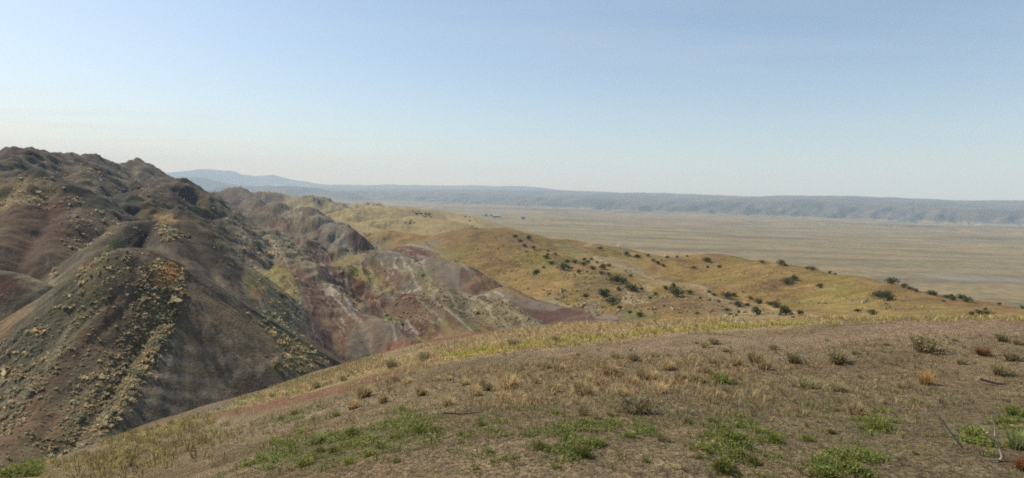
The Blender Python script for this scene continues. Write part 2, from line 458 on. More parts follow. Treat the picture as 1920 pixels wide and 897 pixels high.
# soils, salt crusts, grass patches and paths: (colour, strength, softness in metres, outline as seen from the photographer's place)
CLAY, GRN, DRYV = C(.155, .128, .092), C(.085, .13, .03), C(.28, .215, .115)
PATCHES = [
    # pyramid hill
    (MAROON * .9, .75, 1.0, [(262, 468), (286, 474), (262, 540), (200, 610), (140, 680), (75, 770), (20, 850), (-20, 850), (0, 800), (70, 720), (125, 655), (190, 585), (240, 520)]),
    (C(.085, .08, .055), .7, 2.0, [(130, 545), (170, 520), (150, 580), (90, 660), (10, 750), (-40, 760), (0, 650)]),
    (C(.105, .10, .068), .7, 3.0, [(310, 600), (420, 630), (440, 700), (390, 770), (190, 805), (240, 720)]),
    (C(.15, .112, .06), .55, 1.5, [(300, 520), (345, 510), (310, 620), (250, 720), (200, 800), (100, 880), (40, 880), (110, 790), (190, 690), (250, 600)]),
    (C(.17, .125, .072), .75, 1.5, [(350, 525), (470, 600), (590, 668), (520, 700), (440, 735), (400, 762), (330, 640)]),
    (C(.40, .24, .10), 1.0, .5, [(290, 510), (318, 490), (346, 510), (340, 530), (310, 545), (288, 532)]),
    (C(.38, .24, .10), 1.0, .5, [(140, 512), (155, 495), (174, 500), (160, 517)]),
    (C(.15, .12, .062), .5, 1.0, [(150, 500), (215, 475), (225, 500), (190, 560), (140, 590), (150, 550)]),
    (YGREEN * .95, .75, 2.0, [(470, 592), (560, 640), (612, 672), (570, 700), (500, 695), (530, 660)]),
    (C(.18, .11, .055), .5, 1.5, [(0, 770), (90, 740), (150, 760), (80, 830), (0, 860)]),
    # the hill behind
    (C(.36, .24, .10), .0, 1.2, [(288, 402), (325, 399), (334, 418), (300, 420)]),
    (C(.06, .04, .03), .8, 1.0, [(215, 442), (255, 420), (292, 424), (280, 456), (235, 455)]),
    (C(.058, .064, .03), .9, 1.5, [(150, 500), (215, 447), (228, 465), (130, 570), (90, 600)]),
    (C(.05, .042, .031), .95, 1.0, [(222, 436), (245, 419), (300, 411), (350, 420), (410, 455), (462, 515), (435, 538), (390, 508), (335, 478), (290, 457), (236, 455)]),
    (C(.36, .24, .10), .9, .9, [(288, 402), (325, 399), (334, 418), (300, 420)]),
    # the dark red hill on the left and its foot
    (MAROON * .8, .75, 4.0, [(0, 410), (110, 365), (165, 410), (150, 450), (90, 520), (0, 505)]),
    (GOLD * .8, .75, 3.0, [(-40, 350), (80, 335), (110, 355), (60, 385), (-40, 400)]),
    (TAN * 1.1, .85, 1.5, [(40, 521), (100, 515), (107, 524), (62, 556), (48, 572)]),
    (MAROON * 1.1, .85, 1.5, [(-30, 505), (55, 530), (62, 548), (-30, 590)]),
    (C(.28, .18, .08), .6, 1.5, [(-20, 600), (40, 572), (60, 580), (0, 640)]),
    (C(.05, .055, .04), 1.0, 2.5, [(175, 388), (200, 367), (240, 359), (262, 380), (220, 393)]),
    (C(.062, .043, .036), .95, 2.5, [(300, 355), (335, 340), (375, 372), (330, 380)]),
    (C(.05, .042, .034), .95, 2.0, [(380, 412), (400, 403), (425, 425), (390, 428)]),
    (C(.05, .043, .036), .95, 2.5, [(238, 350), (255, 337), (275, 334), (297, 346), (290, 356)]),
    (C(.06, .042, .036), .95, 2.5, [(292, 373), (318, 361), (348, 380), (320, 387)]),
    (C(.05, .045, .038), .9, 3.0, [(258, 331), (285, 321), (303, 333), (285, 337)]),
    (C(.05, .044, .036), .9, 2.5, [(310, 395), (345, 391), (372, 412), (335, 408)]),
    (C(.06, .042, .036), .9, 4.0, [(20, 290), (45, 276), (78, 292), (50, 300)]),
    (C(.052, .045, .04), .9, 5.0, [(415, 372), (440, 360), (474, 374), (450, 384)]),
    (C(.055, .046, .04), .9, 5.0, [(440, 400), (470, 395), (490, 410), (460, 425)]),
    # striped country
    (C(.09, .098, .062), .8, 1.25, [(480, 590), (500, 545), (548, 540), (560, 600), (558, 640), (500, 620)]),
    (YGREEN, .85, 1.00, [(455, 522), (500, 506), (556, 516), (562, 560), (540, 556), (500, 545), (470, 560)]),
    (C(.27, .16, .075), .7, 0.75, [(465, 545), (490, 530), (502, 550), (480, 566)]),
    (MAROON * 1.15, .85, 1.25, [(520, 478), (560, 497), (592, 522), (620, 548), (660, 588), (668, 620), (650, 655), (605, 665), (572, 640), (574, 590), (562, 540), (532, 503)]),
    (C(.185, .15, .105), .85, 0.75, [(660, 612), (700, 595), (735, 607), (742, 640), (690, 665), (645, 668), (650, 640)]),
    (C(.17, .10, .08), .8, 0.75, [(742, 607), (778, 634), (750, 645), (742, 630)]),
    (SALT * .95, 0.62, 0.41, [(608, 550), (640, 535), (652, 540), (625, 556)]),
    (MAROON * 1.2, .8, 1.00, [(590, 500), (625, 510), (635, 525), (615, 535), (600, 520)]),
    (YGREEN * 1.15, 1.0, 1.25, [(640, 500), (690, 495), (722, 520), (742, 548), (700, 535), (660, 520)]),
    (MAROON * 1.1, .85, 1.00, [(692, 493), (722, 496), (757, 520), (747, 545), (715, 535), (702, 510)]),
    (GREY * .85, .6, 1.00, [(755, 500), (800, 520), (830, 545), (760, 548)]),
    (YGREEN * .85, .7, 1.00, [(800, 500), (850, 540), (830, 550), (790, 520)]),
    (C(.15, .122, .088), 1.0, .7, [(778, 492), (815, 481), (872, 505), (862, 545), (830, 545), (800, 515)]),
    (C(.088, .052, .042), 1.0, .5, [(862, 503), (882, 508), (930, 543), (862, 548)]),
    (C(.16, .135, .10), 1.0, .7, [(918, 548), (946, 538), (1000, 562), (1060, 577), (1040, 585), (985, 580), (945, 562)]),
    (C(.095, .06, .048), 1.0, .7, [(950, 562), (985, 578), (1040, 584), (1085, 580), (1120, 600), (1015, 607)]),
    (C(.20, .17, .125), .8, 0.75, [(1080, 573), (1112, 571), (1172, 600), (1130, 600)]),
    (C(.18, .112, .07), .85, 0.75, [(715, 577), (760, 559), (800, 575), (812, 600), (770, 602), (740, 596)]),
    (MAROON * 1.15, .88, 0.60, [(798, 560), (820, 563), (872, 615), (850, 620)]),
    (C(.215, .175, .085), .75, 1.00, [(875, 555), (950, 560), (1000, 605), (930, 616), (900, 600)]),
    (C(.10, .15, .05), .7, 0.60, [(700, 582), (745, 596), (748, 606), (710, 592)]),
    (C(.165, .145, .115), .85, 1.50, [(598, 428), (622, 413), (645, 413), (664, 440), (668, 463), (600, 466)]),
    (MAROON, .75, 1.25, [(640, 414), (665, 440), (672, 465), (652, 462)]),
    (C(.12, .105, .082), .9, 1.00, [(698, 479), (738, 470), (776, 486), (722, 490)]),
    # grassy hills
    (C(0.242, 0.189, 0.099), .85, 4.0, [(1035, 456), (1090, 468), (1200, 498), (1330, 537), (1545, 596), (1480, 591), (1330, 556), (1180, 516), (1080, 482)]),
    (YGREEN * .88, .7, 4.0, [(1040, 460), (1080, 463), (1110, 482), (1070, 480)]),
    (YGREEN * .88, .7, 3.0, [(1550, 528), (1612, 533), (1590, 550), (1540, 548)]),
    (C(0.257, 0.189, 0.068), .6, 4.0, [(1530, 560), (1640, 560), (1700, 592), (1600, 602), (1540, 590)]),
    (YGREEN * .84, .6, 3.0, [(1730, 560), (1800, 578), (1790, 602), (1700, 588)]),
    (C(0.179, 0.111, 0.046), .7, 4.0, [(1600, 524), (1760, 550), (1880, 585), (1750, 572), (1640, 545)]),
    (C(0.242, 0.155, 0.058), .6, 5.0, [(880, 528), (1000, 520), (1080, 545), (1000, 562), (930, 548)]),
    (YGREEN * .8, .6, 5.0, [(960, 470), (1030, 500), (1080, 525), (1000, 515)]),
    (C(0.133, 0.092, 0.051), .65, 4.0, [(1060, 512), (1200, 540), (1400, 582), (1300, 592), (1100, 570)]),
    (C(0.156, 0.104, 0.051), .6, 6.0, [(800, 435), (950, 432), (1040, 468), (960, 470), (840, 465)]),
    (C(0.312, 0.237, 0.136), .9, 1.0, [(1166, 566), (1174, 540), (1186, 538), (1192, 558), (1218, 567), (1190, 570)]),
    (C(0.312, 0.237, 0.136), .9, 1.0, [(1200, 533), (1226, 540), (1216, 549)]),
    (C(0.094, 0.118, 0.031), .75, 2.0, [(1150, 575), (1210, 588), (1240, 600), (1170, 598)]),
    (C(0.078, 0.081, 0.034), .7, 14.0, [(560, 382), (592, 367), (628, 381), (600, 388)]),
    # the plain: dry lake, dark drainage lines
    (LAKE, .5, 10.0, [(1690, 511), (1800, 515), (1930, 520), (1930, 531), (1780, 526)]),
    (C(.16, .14, .085), .6, 8.0, [(1840, 487), (1930, 495), (1930, 502), (1850, 493)]),
    (C(.20, .14, .08), .7, 6.0, [(1835, 533), (1870, 525), (1910, 532), (1880, 538)]),
    (C(.17, .15, .11), .55, 25.0, [(1000, 405), (1100, 408), (1180, 415), (1090, 416)]),
    (C(.17, .15, .11), .55, 25.0, [(1300, 416), (1400, 421), (1530, 432), (1430, 428)]),
    # the near hillside
    (C(.46, .335, .175), .85, .8, [(405, 772), (520, 728), (660, 688), (850, 640), (1000, 615), (1500, 599), (1560, 603), (1500, 612), (1200, 638), (1000, 655), (850, 678), (700, 703), (560, 742), (440, 768)]),
    (C(.25, .125, .08), .95, .5, [(640, 676), (720, 645), (860, 626), (940, 617), (930, 624), (860, 636), (740, 658), (655, 684)]),
    (C(.27, .135, .085), .95, .35, [(395, 776), (524, 748), (647, 720), (718, 698), (800, 676), (860, 664), (800, 686), (720, 712), (650, 735), (524, 764), (400, 785)]),
    (C(.38, .30, .20), .6, 1.0, [(300, 815), (420, 785), (560, 765), (700, 735), (640, 775), (480, 815), (330, 870)]),
    (YGREEN * 1.4, .8, .8, [(40, 895), (230, 815), (390, 774), (400, 784), (250, 838), (120, 893)]),
    (C(.27, .19, .10), .5, .8, [(150, 890), (280, 840), (350, 850), (280, 890)]),
    (C(.35, .25, .16), .7, .8, [(950, 668), (1300, 632), (1600, 612), (1930, 598), (1930, 632), (1500, 655), (1100, 682)]),
    (C(.33, .26, .17), .7, .18, [(1228, 768), (1270, 755), (1312, 768), (1260, 777)]),
    (C(.32, .25, .17), .6, .12, [(768, 860), (800, 852), (815, 865), (785, 878)]),
    (GRN * 1.1, .5, .4, [(460, 880), (520, 825), (640, 815), (700, 800), (740, 765), (830, 790), (820, 815), (720, 850), (600, 880)]),
    (GRN * .9, .4, .4, [(1000, 850), (1020, 800), (1100, 795), (1200, 800), (1180, 830), (1100, 860)]),
    (GRN * .9, .4, .4, [(1320, 895), (1330, 800), (1400, 790), (1450, 830), (1420, 890)]),
]
LINES = [
    # animal paths on the pyramid hill
    (C(.26, .21, .145), .75, .6, [(228, 738), (330, 743), (432, 737)]),
    (C(.26, .21, .145), .75, .6, [(278, 710), (350, 709), (420, 713), (482, 698), (546, 661)]),
    (C(.26, .21, .145), .65, .6, [(300, 672), (400, 681), (470, 676)]),
    (C(.26, .21, .145), .6, .6, [(298, 640), (380, 654), (455, 690)]),
    (C(.26, .21, .145), .7, .6, [(218, 762), (330, 766), (400, 769)]),
    (C(.26, .21, .145), .5, .6, [(345, 610), (430, 642)]),
    (C(.26, .21, .145), .5, .6, [(450, 700), (400, 716), (380, 740)]),
    (C(.2, .17, .12), .6, .6, [(137, 590), (120, 630), (92, 680), (50, 725), (8, 758)]),
    (C(.2, .16, .11), .6, .6, [(275, 472), (260, 520), (225, 570)]),
    (C(.26, .21, .145), .6, .5, [(455, 480), (475, 510), (480, 530)]),
    # salt streaks
    (SALT, 0.70, 0.50, [(604, 543), (640, 570), (656, 592)]),
    (SALT, 0.70, 0.44, [(630, 547), (655, 568), (690, 592), (722, 600)]),
    (SALT * .9, 0.62, 0.44, [(722, 600), (738, 615), (742, 640)]),
    (SALT * 1.1, 0.70, 0.44, [(748, 549), (775, 546), (790, 541)]),
    (SALT, 0.66, 0.44, [(812, 566), (850, 590), (886, 621)]),
    (SALT, 0.62, 0.44, [(618, 513), (632, 528), (650, 534)]),
    (SALT * 1.1, 0.70, 0.39, [(876, 557), (892, 562)]),
    (SALT * 1.1, 0.70, 0.39, [(926, 547), (946, 556)]),
    (SALT, 0.66, 0.39, [(762, 600), (786, 626)]),
    (SALT * .8, 0.55, 0.39, [(740, 560), (780, 556), (800, 575), (830, 605)]),
    (SALT * .9, 0.62, 0.44, [(740, 500), (775, 520), (790, 545)]),
    (SALT * .8, 0.62, 0.44, [(500, 460), (528, 480), (540, 500)]),
    (SALT * .8, 0.55, 0.44, [(600, 466), (612, 475), (622, 490)]),
    (SALT * .8, 0.55, 0.44, [(700, 478), (716, 488)]),
    # track
    (C(.40, .32, .19), .5, 1.1, [(1060, 470), (1130, 490), (1200, 513), (1330, 549), (1440, 575), (1530, 594)]),
    (C(.40, .33, .22), .6, 5.0, [(1000, 411), (1080, 418), (1180, 424), (1300, 430)]),
    (C(.40, .33, .22), .5, 3.0, [(1100, 462), (1160, 455), (1180, 450), (1120, 446)]),
    # drainage lines of the plain
    (C(.15, .13, .08), .6, 6.0, [(1450, 474), (1600, 478), (1760, 483)]),
    (C(.15, .13, .08), .6, 5.0, [(1620, 506), (1760, 510), (1930, 521)]),
    (C(.15, .13, .08), .55, 8.0, [(1100, 433), (1250, 444), (1400, 452)]),
    (C(.16, .14, .10), .55, 9.0, [(1300, 423), (1450, 430), (1620, 443), (1800, 452), (1930, 458)]),
    # bright grass along the edge of the near crest
    (C(.42, .37, .09), .9, .55, [(850, 667), (960, 651), (1080, 638), (1200, 624), (1350, 613), (1500, 606)]),
    (C(.27, .25, .08), .7, .5, [(560, 738), (640, 715), (720, 698), (800, 680)]),
    (C(.34, .31, .14), .75, .6, [(430, 765), (560, 712), (700, 668), (800, 645)]),
]
_pp = [q for p in PATCHES for q in p[3]] + [q for l in LINES for q in l[3]]
_hh = hits(_pp) if _pp else []
_k = 0
DEC = []
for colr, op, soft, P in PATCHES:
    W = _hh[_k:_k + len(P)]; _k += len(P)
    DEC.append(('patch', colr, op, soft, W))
for colr, op, wid, P in LINES:
    W = _hh[_k:_k + len(P)]; _k += len(P)
    DEC.append(('line', colr, op, wid, W))

# bare clay domes that show no beds
SMOOTH = [hits(P) for P in ([(786, 492), (812, 482), (878, 500), (928, 543), (860, 547), (828, 545), (800, 516)], [(918, 548), (946, 538), (1000, 562), (1060, 578), (1112, 572), (1170, 600), (1015, 607), (960, 575)],
                            [(655, 612), (700, 595), (735, 607), (742, 640), (690, 665), (642, 668)], [(698, 479), (738, 471), (774, 485), (722, 490)], [(600, 428), (622, 414), (646, 414), (664, 440), (668, 463), (600, 466)],
                            [(720, 577), (760, 560), (800, 575), (812, 600), (770, 602)])]
def bare(x, y):
    m_ = np.ones(x.shape)
    for W in SMOOTH:
        lo = W[:, :2].min(0) - 5; hi = W[:, :2].max(0) + 5
        q = np.nonzero((x > lo[0]) & (x < hi[0]) & (y > lo[1]) & (y < hi[1]))[0]
        if len(q): m_[q] = np.minimum(m_[q], sstep(-.8, 1.2, poly_dist(x[q], y[q], W)))
    return m_

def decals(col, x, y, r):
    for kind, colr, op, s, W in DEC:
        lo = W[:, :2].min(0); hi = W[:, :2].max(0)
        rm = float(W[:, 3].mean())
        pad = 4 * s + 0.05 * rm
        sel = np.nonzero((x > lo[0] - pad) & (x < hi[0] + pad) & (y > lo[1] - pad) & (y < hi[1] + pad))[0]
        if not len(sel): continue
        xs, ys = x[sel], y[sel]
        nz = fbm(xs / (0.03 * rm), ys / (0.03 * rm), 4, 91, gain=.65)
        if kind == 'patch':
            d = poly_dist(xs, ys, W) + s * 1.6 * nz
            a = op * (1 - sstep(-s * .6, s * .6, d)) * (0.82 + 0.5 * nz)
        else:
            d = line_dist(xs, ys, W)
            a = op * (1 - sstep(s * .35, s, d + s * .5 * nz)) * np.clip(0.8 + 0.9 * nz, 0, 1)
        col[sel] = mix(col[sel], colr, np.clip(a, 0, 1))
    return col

LB = np.log([50, 130, 200, 300, 420, 700, 1500, 3000])
PB = [1230, 1200, 960, 790, 690, 590, 520, 430]
def badland_mask(x, y, r, az):
    px = 960 + F_PX * np.tan(az)
    b = np.interp(np.log(r), LB, PB)
    return 1 - sstep(-30, 30, px - b + 60 * (fbm(x / 28, y / 28, 3, 95) * (1 - sstep(200, 600, r)) + fbm(x / 120, y / 120, 3, 96) * sstep(200, 600, r)))

def colour_mid(x, y, z, slope):
    r = np.hypot(x, y); az = np.arctan2(x, y)
    n1 = fbm(x / 40, y / 40, 4, 101); n2 = fbm(x / 13, y / 13, 4, 102); n3 = fbm(x / 130, y / 130, 3, 103)
    # grassy hills
    g = mix(np.broadcast_to(GOLD, x.shape + (3,)), YGREEN, sstep(-.05, .35, n1 + .4 * n3))
    g = mix(g, BROWN, sstep(.05, .4, n2 - .2 * n1) * .7)
    g = mix(g, STRAW, sstep(.1, .5, -n2 + .4 * n3) * .5)
    g = mix(g, C(.36, .325, .20), sstep(365, 540, r) * .7)
    g = g * C(.80, .72, .58)
    # plain
    st = fbm(x / 420, y / 90, 4, 104)
    st2 = fbm((x + .4 * y) / 160, (y - .2 * x) / 30, 4, 108)
    p = mix(np.broadcast_to(TAN, x.shape + (3,)), C(.31, .24, .125), sstep(-.1, .4, st))
    p = mix(p, C(.18, .15, .088), sstep(.05, .4, -st) * .9)
    p = mix(p, C(.16, .14, .085), sstep(.1, .4, st2) * .6)
    p = mix(p, C(.235, .22, .12), sstep(.1, .4, fbm(x / 300, y / 130, 3, 105)) * .5)
    p = p * C(.82, .79, .74)
    pm = sstep(-58, -73, z) * sstep(350, 600, r)
    c = mix(g, p, pm)
    # badlands
    t = strata(x, y, z)
    o = np.zeros_like(t)
    px = 960 + F_PX * np.tan(az)
    b1 = perlin(t / 11, o + .5, 111); b2 = perlin(t / 4.5, o + 2.5, 112); b3 = perlin(t / 1.7, o + 4.5, 113)
    along = fbm(x / 45, y / 45, 3, 114); brk = fbm(x / 16, y / 16, 3, 119)
    striped = sstep(400, 470, px) * sstep(120, 135, r) * (1 - .5 * sstep(300, 600, r))
    clay = mix(np.broadcast_to(C(.118, .095, .062), x.shape + (3,)), C(.10, .09, .058), sstep(-.2, .2, b1))
    clay = mix(clay, C(.10, .068, .05), sstep(.0, .3, b2) * .5)
    bd = mix(np.broadcast_to(OLIVE * 1.1, x.shape + (3,)), MAROON * 1.05, sstep(-.05, .2, b1 + .35 * along))
    bd = mix(bd, C(.165, .148, .095), sstep(.1, .36, b2 + .3 * brk) * .6)
    bd = mix(bd, SALT * .85, sstep(.4, .52, b3 + .6 * brk) * .35)
    fine = perlin(t / .9, o + 9.5, 124)
    bd = bd * (1 + .38 * fine * sstep(-.2, .2, brk + .1))[..., None]
    bd = mix(clay, bd, striped)
    massif = (1 - sstep(380, 470, px)) * sstep(150, 190, r)
    ms = mix(np.broadcast_to(C(.088, .074, .05), x.shape + (3,)), C(.08, .048, .038), sstep(-.1, .25, b1 * .6 + along))
    ms = mix(ms, C(.14, .115, .075), sstep(.1, .4, brk) * .7)
    k1 = fbm(x / 17, y / 17, 4, 125); k2 = fbm(x / 26 + 5, y / 26, 4, 126)
    ms = mix(ms, C(.185, .15, .10), sstep(.08, .26, k1) * .75)
    ms = mix(ms, C(.045, .04, .032), sstep(.06, .22, k2) * .75)
    bd = mix(bd, ms, massif)
    veg = sstep(-.05, .3, fbm(x / 30, y / 30, 4, 115) + .6 * perlin(t / 15, o + 7.5, 116) - .45 * sstep(.4, .8, slope) + .05)
    vc = mix(np.broadcast_to(YGREEN * .82, x.shape + (3,)), C(.21, .15, .07), sstep(-.2, .3, n2))
    vc = mix(vc, DARKG * 1.2, sstep(.1, .4, fbm(x / 9, y / 9, 3, 117)) * .7)
    vc = mix(vc, C(.105, .09, .045), massif * .75)
    vc = vc * (1 - .3 * (1 - striped))[..., None]
    bd = mix(bd, vc, veg * (.25 + .62 * np.maximum(striped, massif)))
    bm = badland_mask(x, y, r, az)
    c = mix(c, bd, bm)
    f1 = 1 - sstep(150, 500, r); f2 = sstep(150, 500, r) * (1 - sstep(900, 2000, r)); f3 = sstep(900, 2000, r)
    c = c * (1 + .24 * (f1 * fbm(x / 3.1, y / 3.1, 3, 118) + f2 * fbm(x / 14, y / 14, 3, 122) + f3 * fbm(x / 60, y / 60, 3, 123)))[..., None]
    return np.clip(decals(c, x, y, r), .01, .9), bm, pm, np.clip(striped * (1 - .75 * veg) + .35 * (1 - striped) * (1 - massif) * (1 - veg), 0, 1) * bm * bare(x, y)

def colour_far(x, y, z):
    r = np.hypot(x, y)
    c, _, _, _ = colour_mid(x, y, np.minimum(z, -75.0), np.zeros_like(x))
    e = sstep(-72, -60, z)
    n = fbm(x / 300, y / 300, 4, 121)
    f = mix(np.broadcast_to(C(.115, .098, .072), x.shape + (3,)), C(.07, .063, .05), sstep(-.1, .3, n))
    return mix(c, f, e)

def colour_fg(x, y, z):
    r = np.hypot(x, y)
    n = fbm(x / 2.5, y / 2.5, 4, 131); n2 = fbm(x / .5, y / .5, 3, 132)
    c = mix(np.broadcast_to(SOIL, x.shape + (3,)), SOIL * C(.78, .76, .72), sstep(-.2, .3, n))
    c = mix(c, SOIL * C(1.3, 1.3, 1.2), sstep(.1, .5, n2) * .5)
    n3 = fbm(x / 6 + 9, y / 6, 4, 133)
    c = mix(c, C(.30, .245, .13), sstep(.02, .3, n3) * .55)
    c = mix(c, C(.17, .15, .075), sstep(.05, .35, -n3) * .4)
    return np.clip(decals(c, x, y, r), .01, .9)

# ------------------------------------------------------------------ materials
def nodes_of(name):
    mt = bpy.data.materials.new(name)
    mt.use_nodes = True
    nt = mt.node_tree
    nt.nodes.clear()
    out = nt.nodes.new("ShaderNodeOutputMaterial")
    bs = nt.nodes.new("ShaderNodeBsdfPrincipled")
    bs.inputs["Roughness"].default_value = .95
    bs.inputs["Specular IOR Level"].default_value = .12
    nt.links.new(bs.outputs[0], out.inputs[0])
    return mt, nt, bs

def noise_fac(nt, vec, scale, detail=4, lo=.3, hi=.7, a=.6, b=1.4, rough=.6):
    n = nt.nodes.new("ShaderNodeTexNoise")
    n.inputs["Scale"].default_value = scale; n.inputs["Detail"].default_value = detail
    n.inputs["Roughness"].default_value = rough
    nt.links.new(vec, n.inputs["Vector"])
    mr = nt.nodes.new("ShaderNodeMapRange")
    mr.inputs[1].default_value = lo; mr.inputs[2].default_value = hi
    mr.inputs[3].default_value = a; mr.inputs[4].default_value = b
    nt.links.new(n.outputs[0], mr.inputs[0])
    return mr.outputs[0], n.outputs[0]

def mul(nt, a, b):
    n = nt.nodes.new("ShaderNodeMath"); n.operation = 'MULTIPLY'
    nt.links.new(a, n.inputs[0]); nt.links.new(b, n.inputs[1])
    return n.outputs[0]

def ground_mat(name, scales, bumps, stripes=False):
    """scales: (scale, low, high) brightness grain; bumps: (scale, strength, distance)"""
    mt, nt, bs = nodes_of(name)
    geo = nt.nodes.new("ShaderNodeNewGeometry")
    at_ = nt.nodes.new("ShaderNodeAttribute"); at_.attribute_name = "col"
    fac = None
    for s, a, b in scales:
        o, _ = noise_fac(nt, geo.outputs["Position"], s, a=a, b=b)
        fac = o if fac is None else mul(nt, fac, o)
    vm = nt.nodes.new("ShaderNodeVectorMath"); vm.operation = 'SCALE'
    nt.links.new(at_.outputs["Color"], vm.inputs[0]); nt.links.new(fac, vm.inputs["Scale"])
    colour = vm.outputs[0]
    if stripes:
        # thin beds: a noise that varies only across the strike, warped a little
        dt = nt.nodes.new("ShaderNodeVectorMath"); dt.operation = 'DOT_PRODUCT'
        dt.inputs[1].default_value = (.891, .454, -.25)
        nt.links.new(geo.outputs["Position"], dt.inputs[0])
        _, wn_ = noise_fac(nt, geo.outputs["Position"], .09, detail=3)
        ma = nt.nodes.new("ShaderNodeMath"); ma.operation = 'MULTIPLY_ADD'
        ma.inputs[1].default_value = 9.0
        nt.links.new(wn_, ma.inputs[0]); nt.links.new(dt.outputs["Value"], ma.inputs[2])
        sa = nt.nodes.new("ShaderNodeAttribute"); sa.attribute_name = "stripe"
        for sc_, lo_, hi_, colr_, amt in ((.55, .54, .62, (.072, .036, .026), .85), (.8, .57, .64, (.19, .17, .09), .65), (1.3, .62, .68, (.38, .34, .27), .5), (1.7, .56, .64, (.07, .062, .042), .5)):
            n1 = nt.nodes.new("ShaderNodeTexNoise"); n1.noise_dimensions = '1D'
            n1.inputs["Scale"].default_value = sc_; n1.inputs["Detail"].default_value = 1.5
            nt.links.new(ma.outputs[0], n1.inputs["W"])
            mr = nt.nodes.new("ShaderNodeMapRange")
            mr.inputs[1].default_value = lo_; mr.inputs[2].default_value = hi_; mr.inputs[4].default_value = amt
            nt.links.new(n1.outputs[0], mr.inputs[0])
            brk_, _ = noise_fac(nt, geo.outputs["Position"], .16 + .05 * sc_, detail=4, lo=.42, hi=.58, a=.1, b=1.0)
            f_ = mul(nt, mul(nt, mr.outputs[0], brk_), sa.outputs["Fac"])
            mx = nt.nodes.new("ShaderNodeMix"); mx.data_type = 'RGBA'
            nt.links.new(f_, mx.inputs[0]); nt.links.new(colour, mx.inputs[6]); mx.inputs[7].default_value = colr_ + (1,)
            colour = mx.outputs[2]
    nt.links.new(colour, bs.inputs["Base Color"])
    prev = None
    for s, st, dist in bumps:
        _, h = noise_fac(nt, geo.outputs["Position"], s, detail=5, rough=.65)
        bn = nt.nodes.new("ShaderNodeBump")
        bn.inputs["Strength"].default_value = st; bn.inputs["Distance"].default_value = dist
        nt.links.new(h, bn.inputs["Height"])
        if prev: nt.links.new(prev, bn.inputs["Normal"])
        prev = bn.outputs[0]
    if prev: nt.links.new(prev, bs.inputs["Normal"])
    return mt

M_FG = ground_mat("cloddy_soil", [(30, .34, 1.66), (9, .72, 1.28), (1.7, .84, 1.16)], [(27, 1.0, .10), (8, .8, .14)])
M_BAD = ground_mat("clay_slopes", [(3.2, .68, 1.34), (.5, .84, 1.16)], [(2.6, .7, .22), (.5, .45, .6)], stripes=True)
M_GRASS = ground_mat("dry_grassland", [(1.3, .68, 1.34), (.3, .8, 1.2)], [(.9, .8, .5), (.2, .5, 1.5)])
M_PLAIN = ground_mat("steppe", [(.12, .86, 1.14), (.03, .9, 1.1)], [(.1, .35, 1.5)])
M_FAR = ground_mat("distant_slopes", [(.02, .85, 1.15), (.006, .88, 1.12)], [(.012, .5, 25.0)])

# ------------------------------------------------------------------ terrain meshes
def az_axis(half, n, outer, m):
    h = math.radians(half); o = math.radians(outer)
    return np.concatenate([np.linspace(-o, -h, m, endpoint=False), np.linspace(-h, h, n), np.linspace(h, o, m + 1)[1:]])

def build_mesh(name, V, N, col, quads, mat, stripe=None):
    used = np.zeros(len(V), bool); used[quads.ravel()] = True
    idx = np.cumsum(used) - 1
    V, N, col, quads = V[used], N[used], col[used], idx[quads]
    if stripe is not None: stripe = stripe[used]
    me = bpy.data.meshes.new(name)
    me.vertices.add(len(V)); me.vertices.foreach_set("co", V.astype(np.float32).ravel())
    me.loops.add(quads.size); me.loops.foreach_set("vertex_index", quads.astype(np.int32).ravel())
    me.polygons.add(len(quads))
    me.polygons.foreach_set("loop_start", np.arange(0, quads.size, 4, dtype=np.int32))
    me.polygons.foreach_set("use_smooth", np.ones(len(quads), bool))
    me.update(calc_edges=True)
    ca = me.attributes.new("col", 'FLOAT_COLOR', 'POINT')
    ca.data.foreach_set("color", np.hstack([col, np.ones((len(V), 1))]).astype(np.float32).ravel())
    if stripe is not None:
        sa = me.attributes.new("stripe", 'FLOAT', 'POINT')
        sa.data.foreach_set("value", stripe.astype(np.float32))
    me.materials.append(mat)
    ob = bpy.data.objects.new(name, me)
    ob["kind"] = "structure"
    scene.collection.objects.link(ob)
    return ob

def grid(AZ, R):
    A, Rr = np.meshgrid(AZ, R)
    x = (Rr * np.sin(A)).ravel(); y = (Rr * np.cos(A)).ravel()
    z = height(x, y)
    nr, na = len(R), len(AZ)
    V = np.stack([x, y, z], 1)
    G = V.reshape(nr, na, 3)
    da = np.gradient(G, axis=1); dr = np.gradient(G, axis=0)
    N = np.cross(da, dr).reshape(-1, 3)
    N /= np.linalg.norm(N, axis=1, keepdims=True) + 1e-12
    i = np.arange(nr * na).reshape(nr, na)
    Q = np.stack([i[:-1, :-1], i[:-1, 1:], i[1:, 1:], i[1:, :-1]], -1).reshape(-1, 4)
    return V, N, Q

R1 = np.concatenate([np.geomspace(.7, 3, 30, endpoint=False), np.geomspace(3, 62, 470)])
V, N, Q = grid(az_axis(43, 660, 80, 24), R1)
build_mesh("foreground_hillside", V, N, colour_fg(V[:, 0], V[:, 1], V[:, 2]), Q, M_FG)

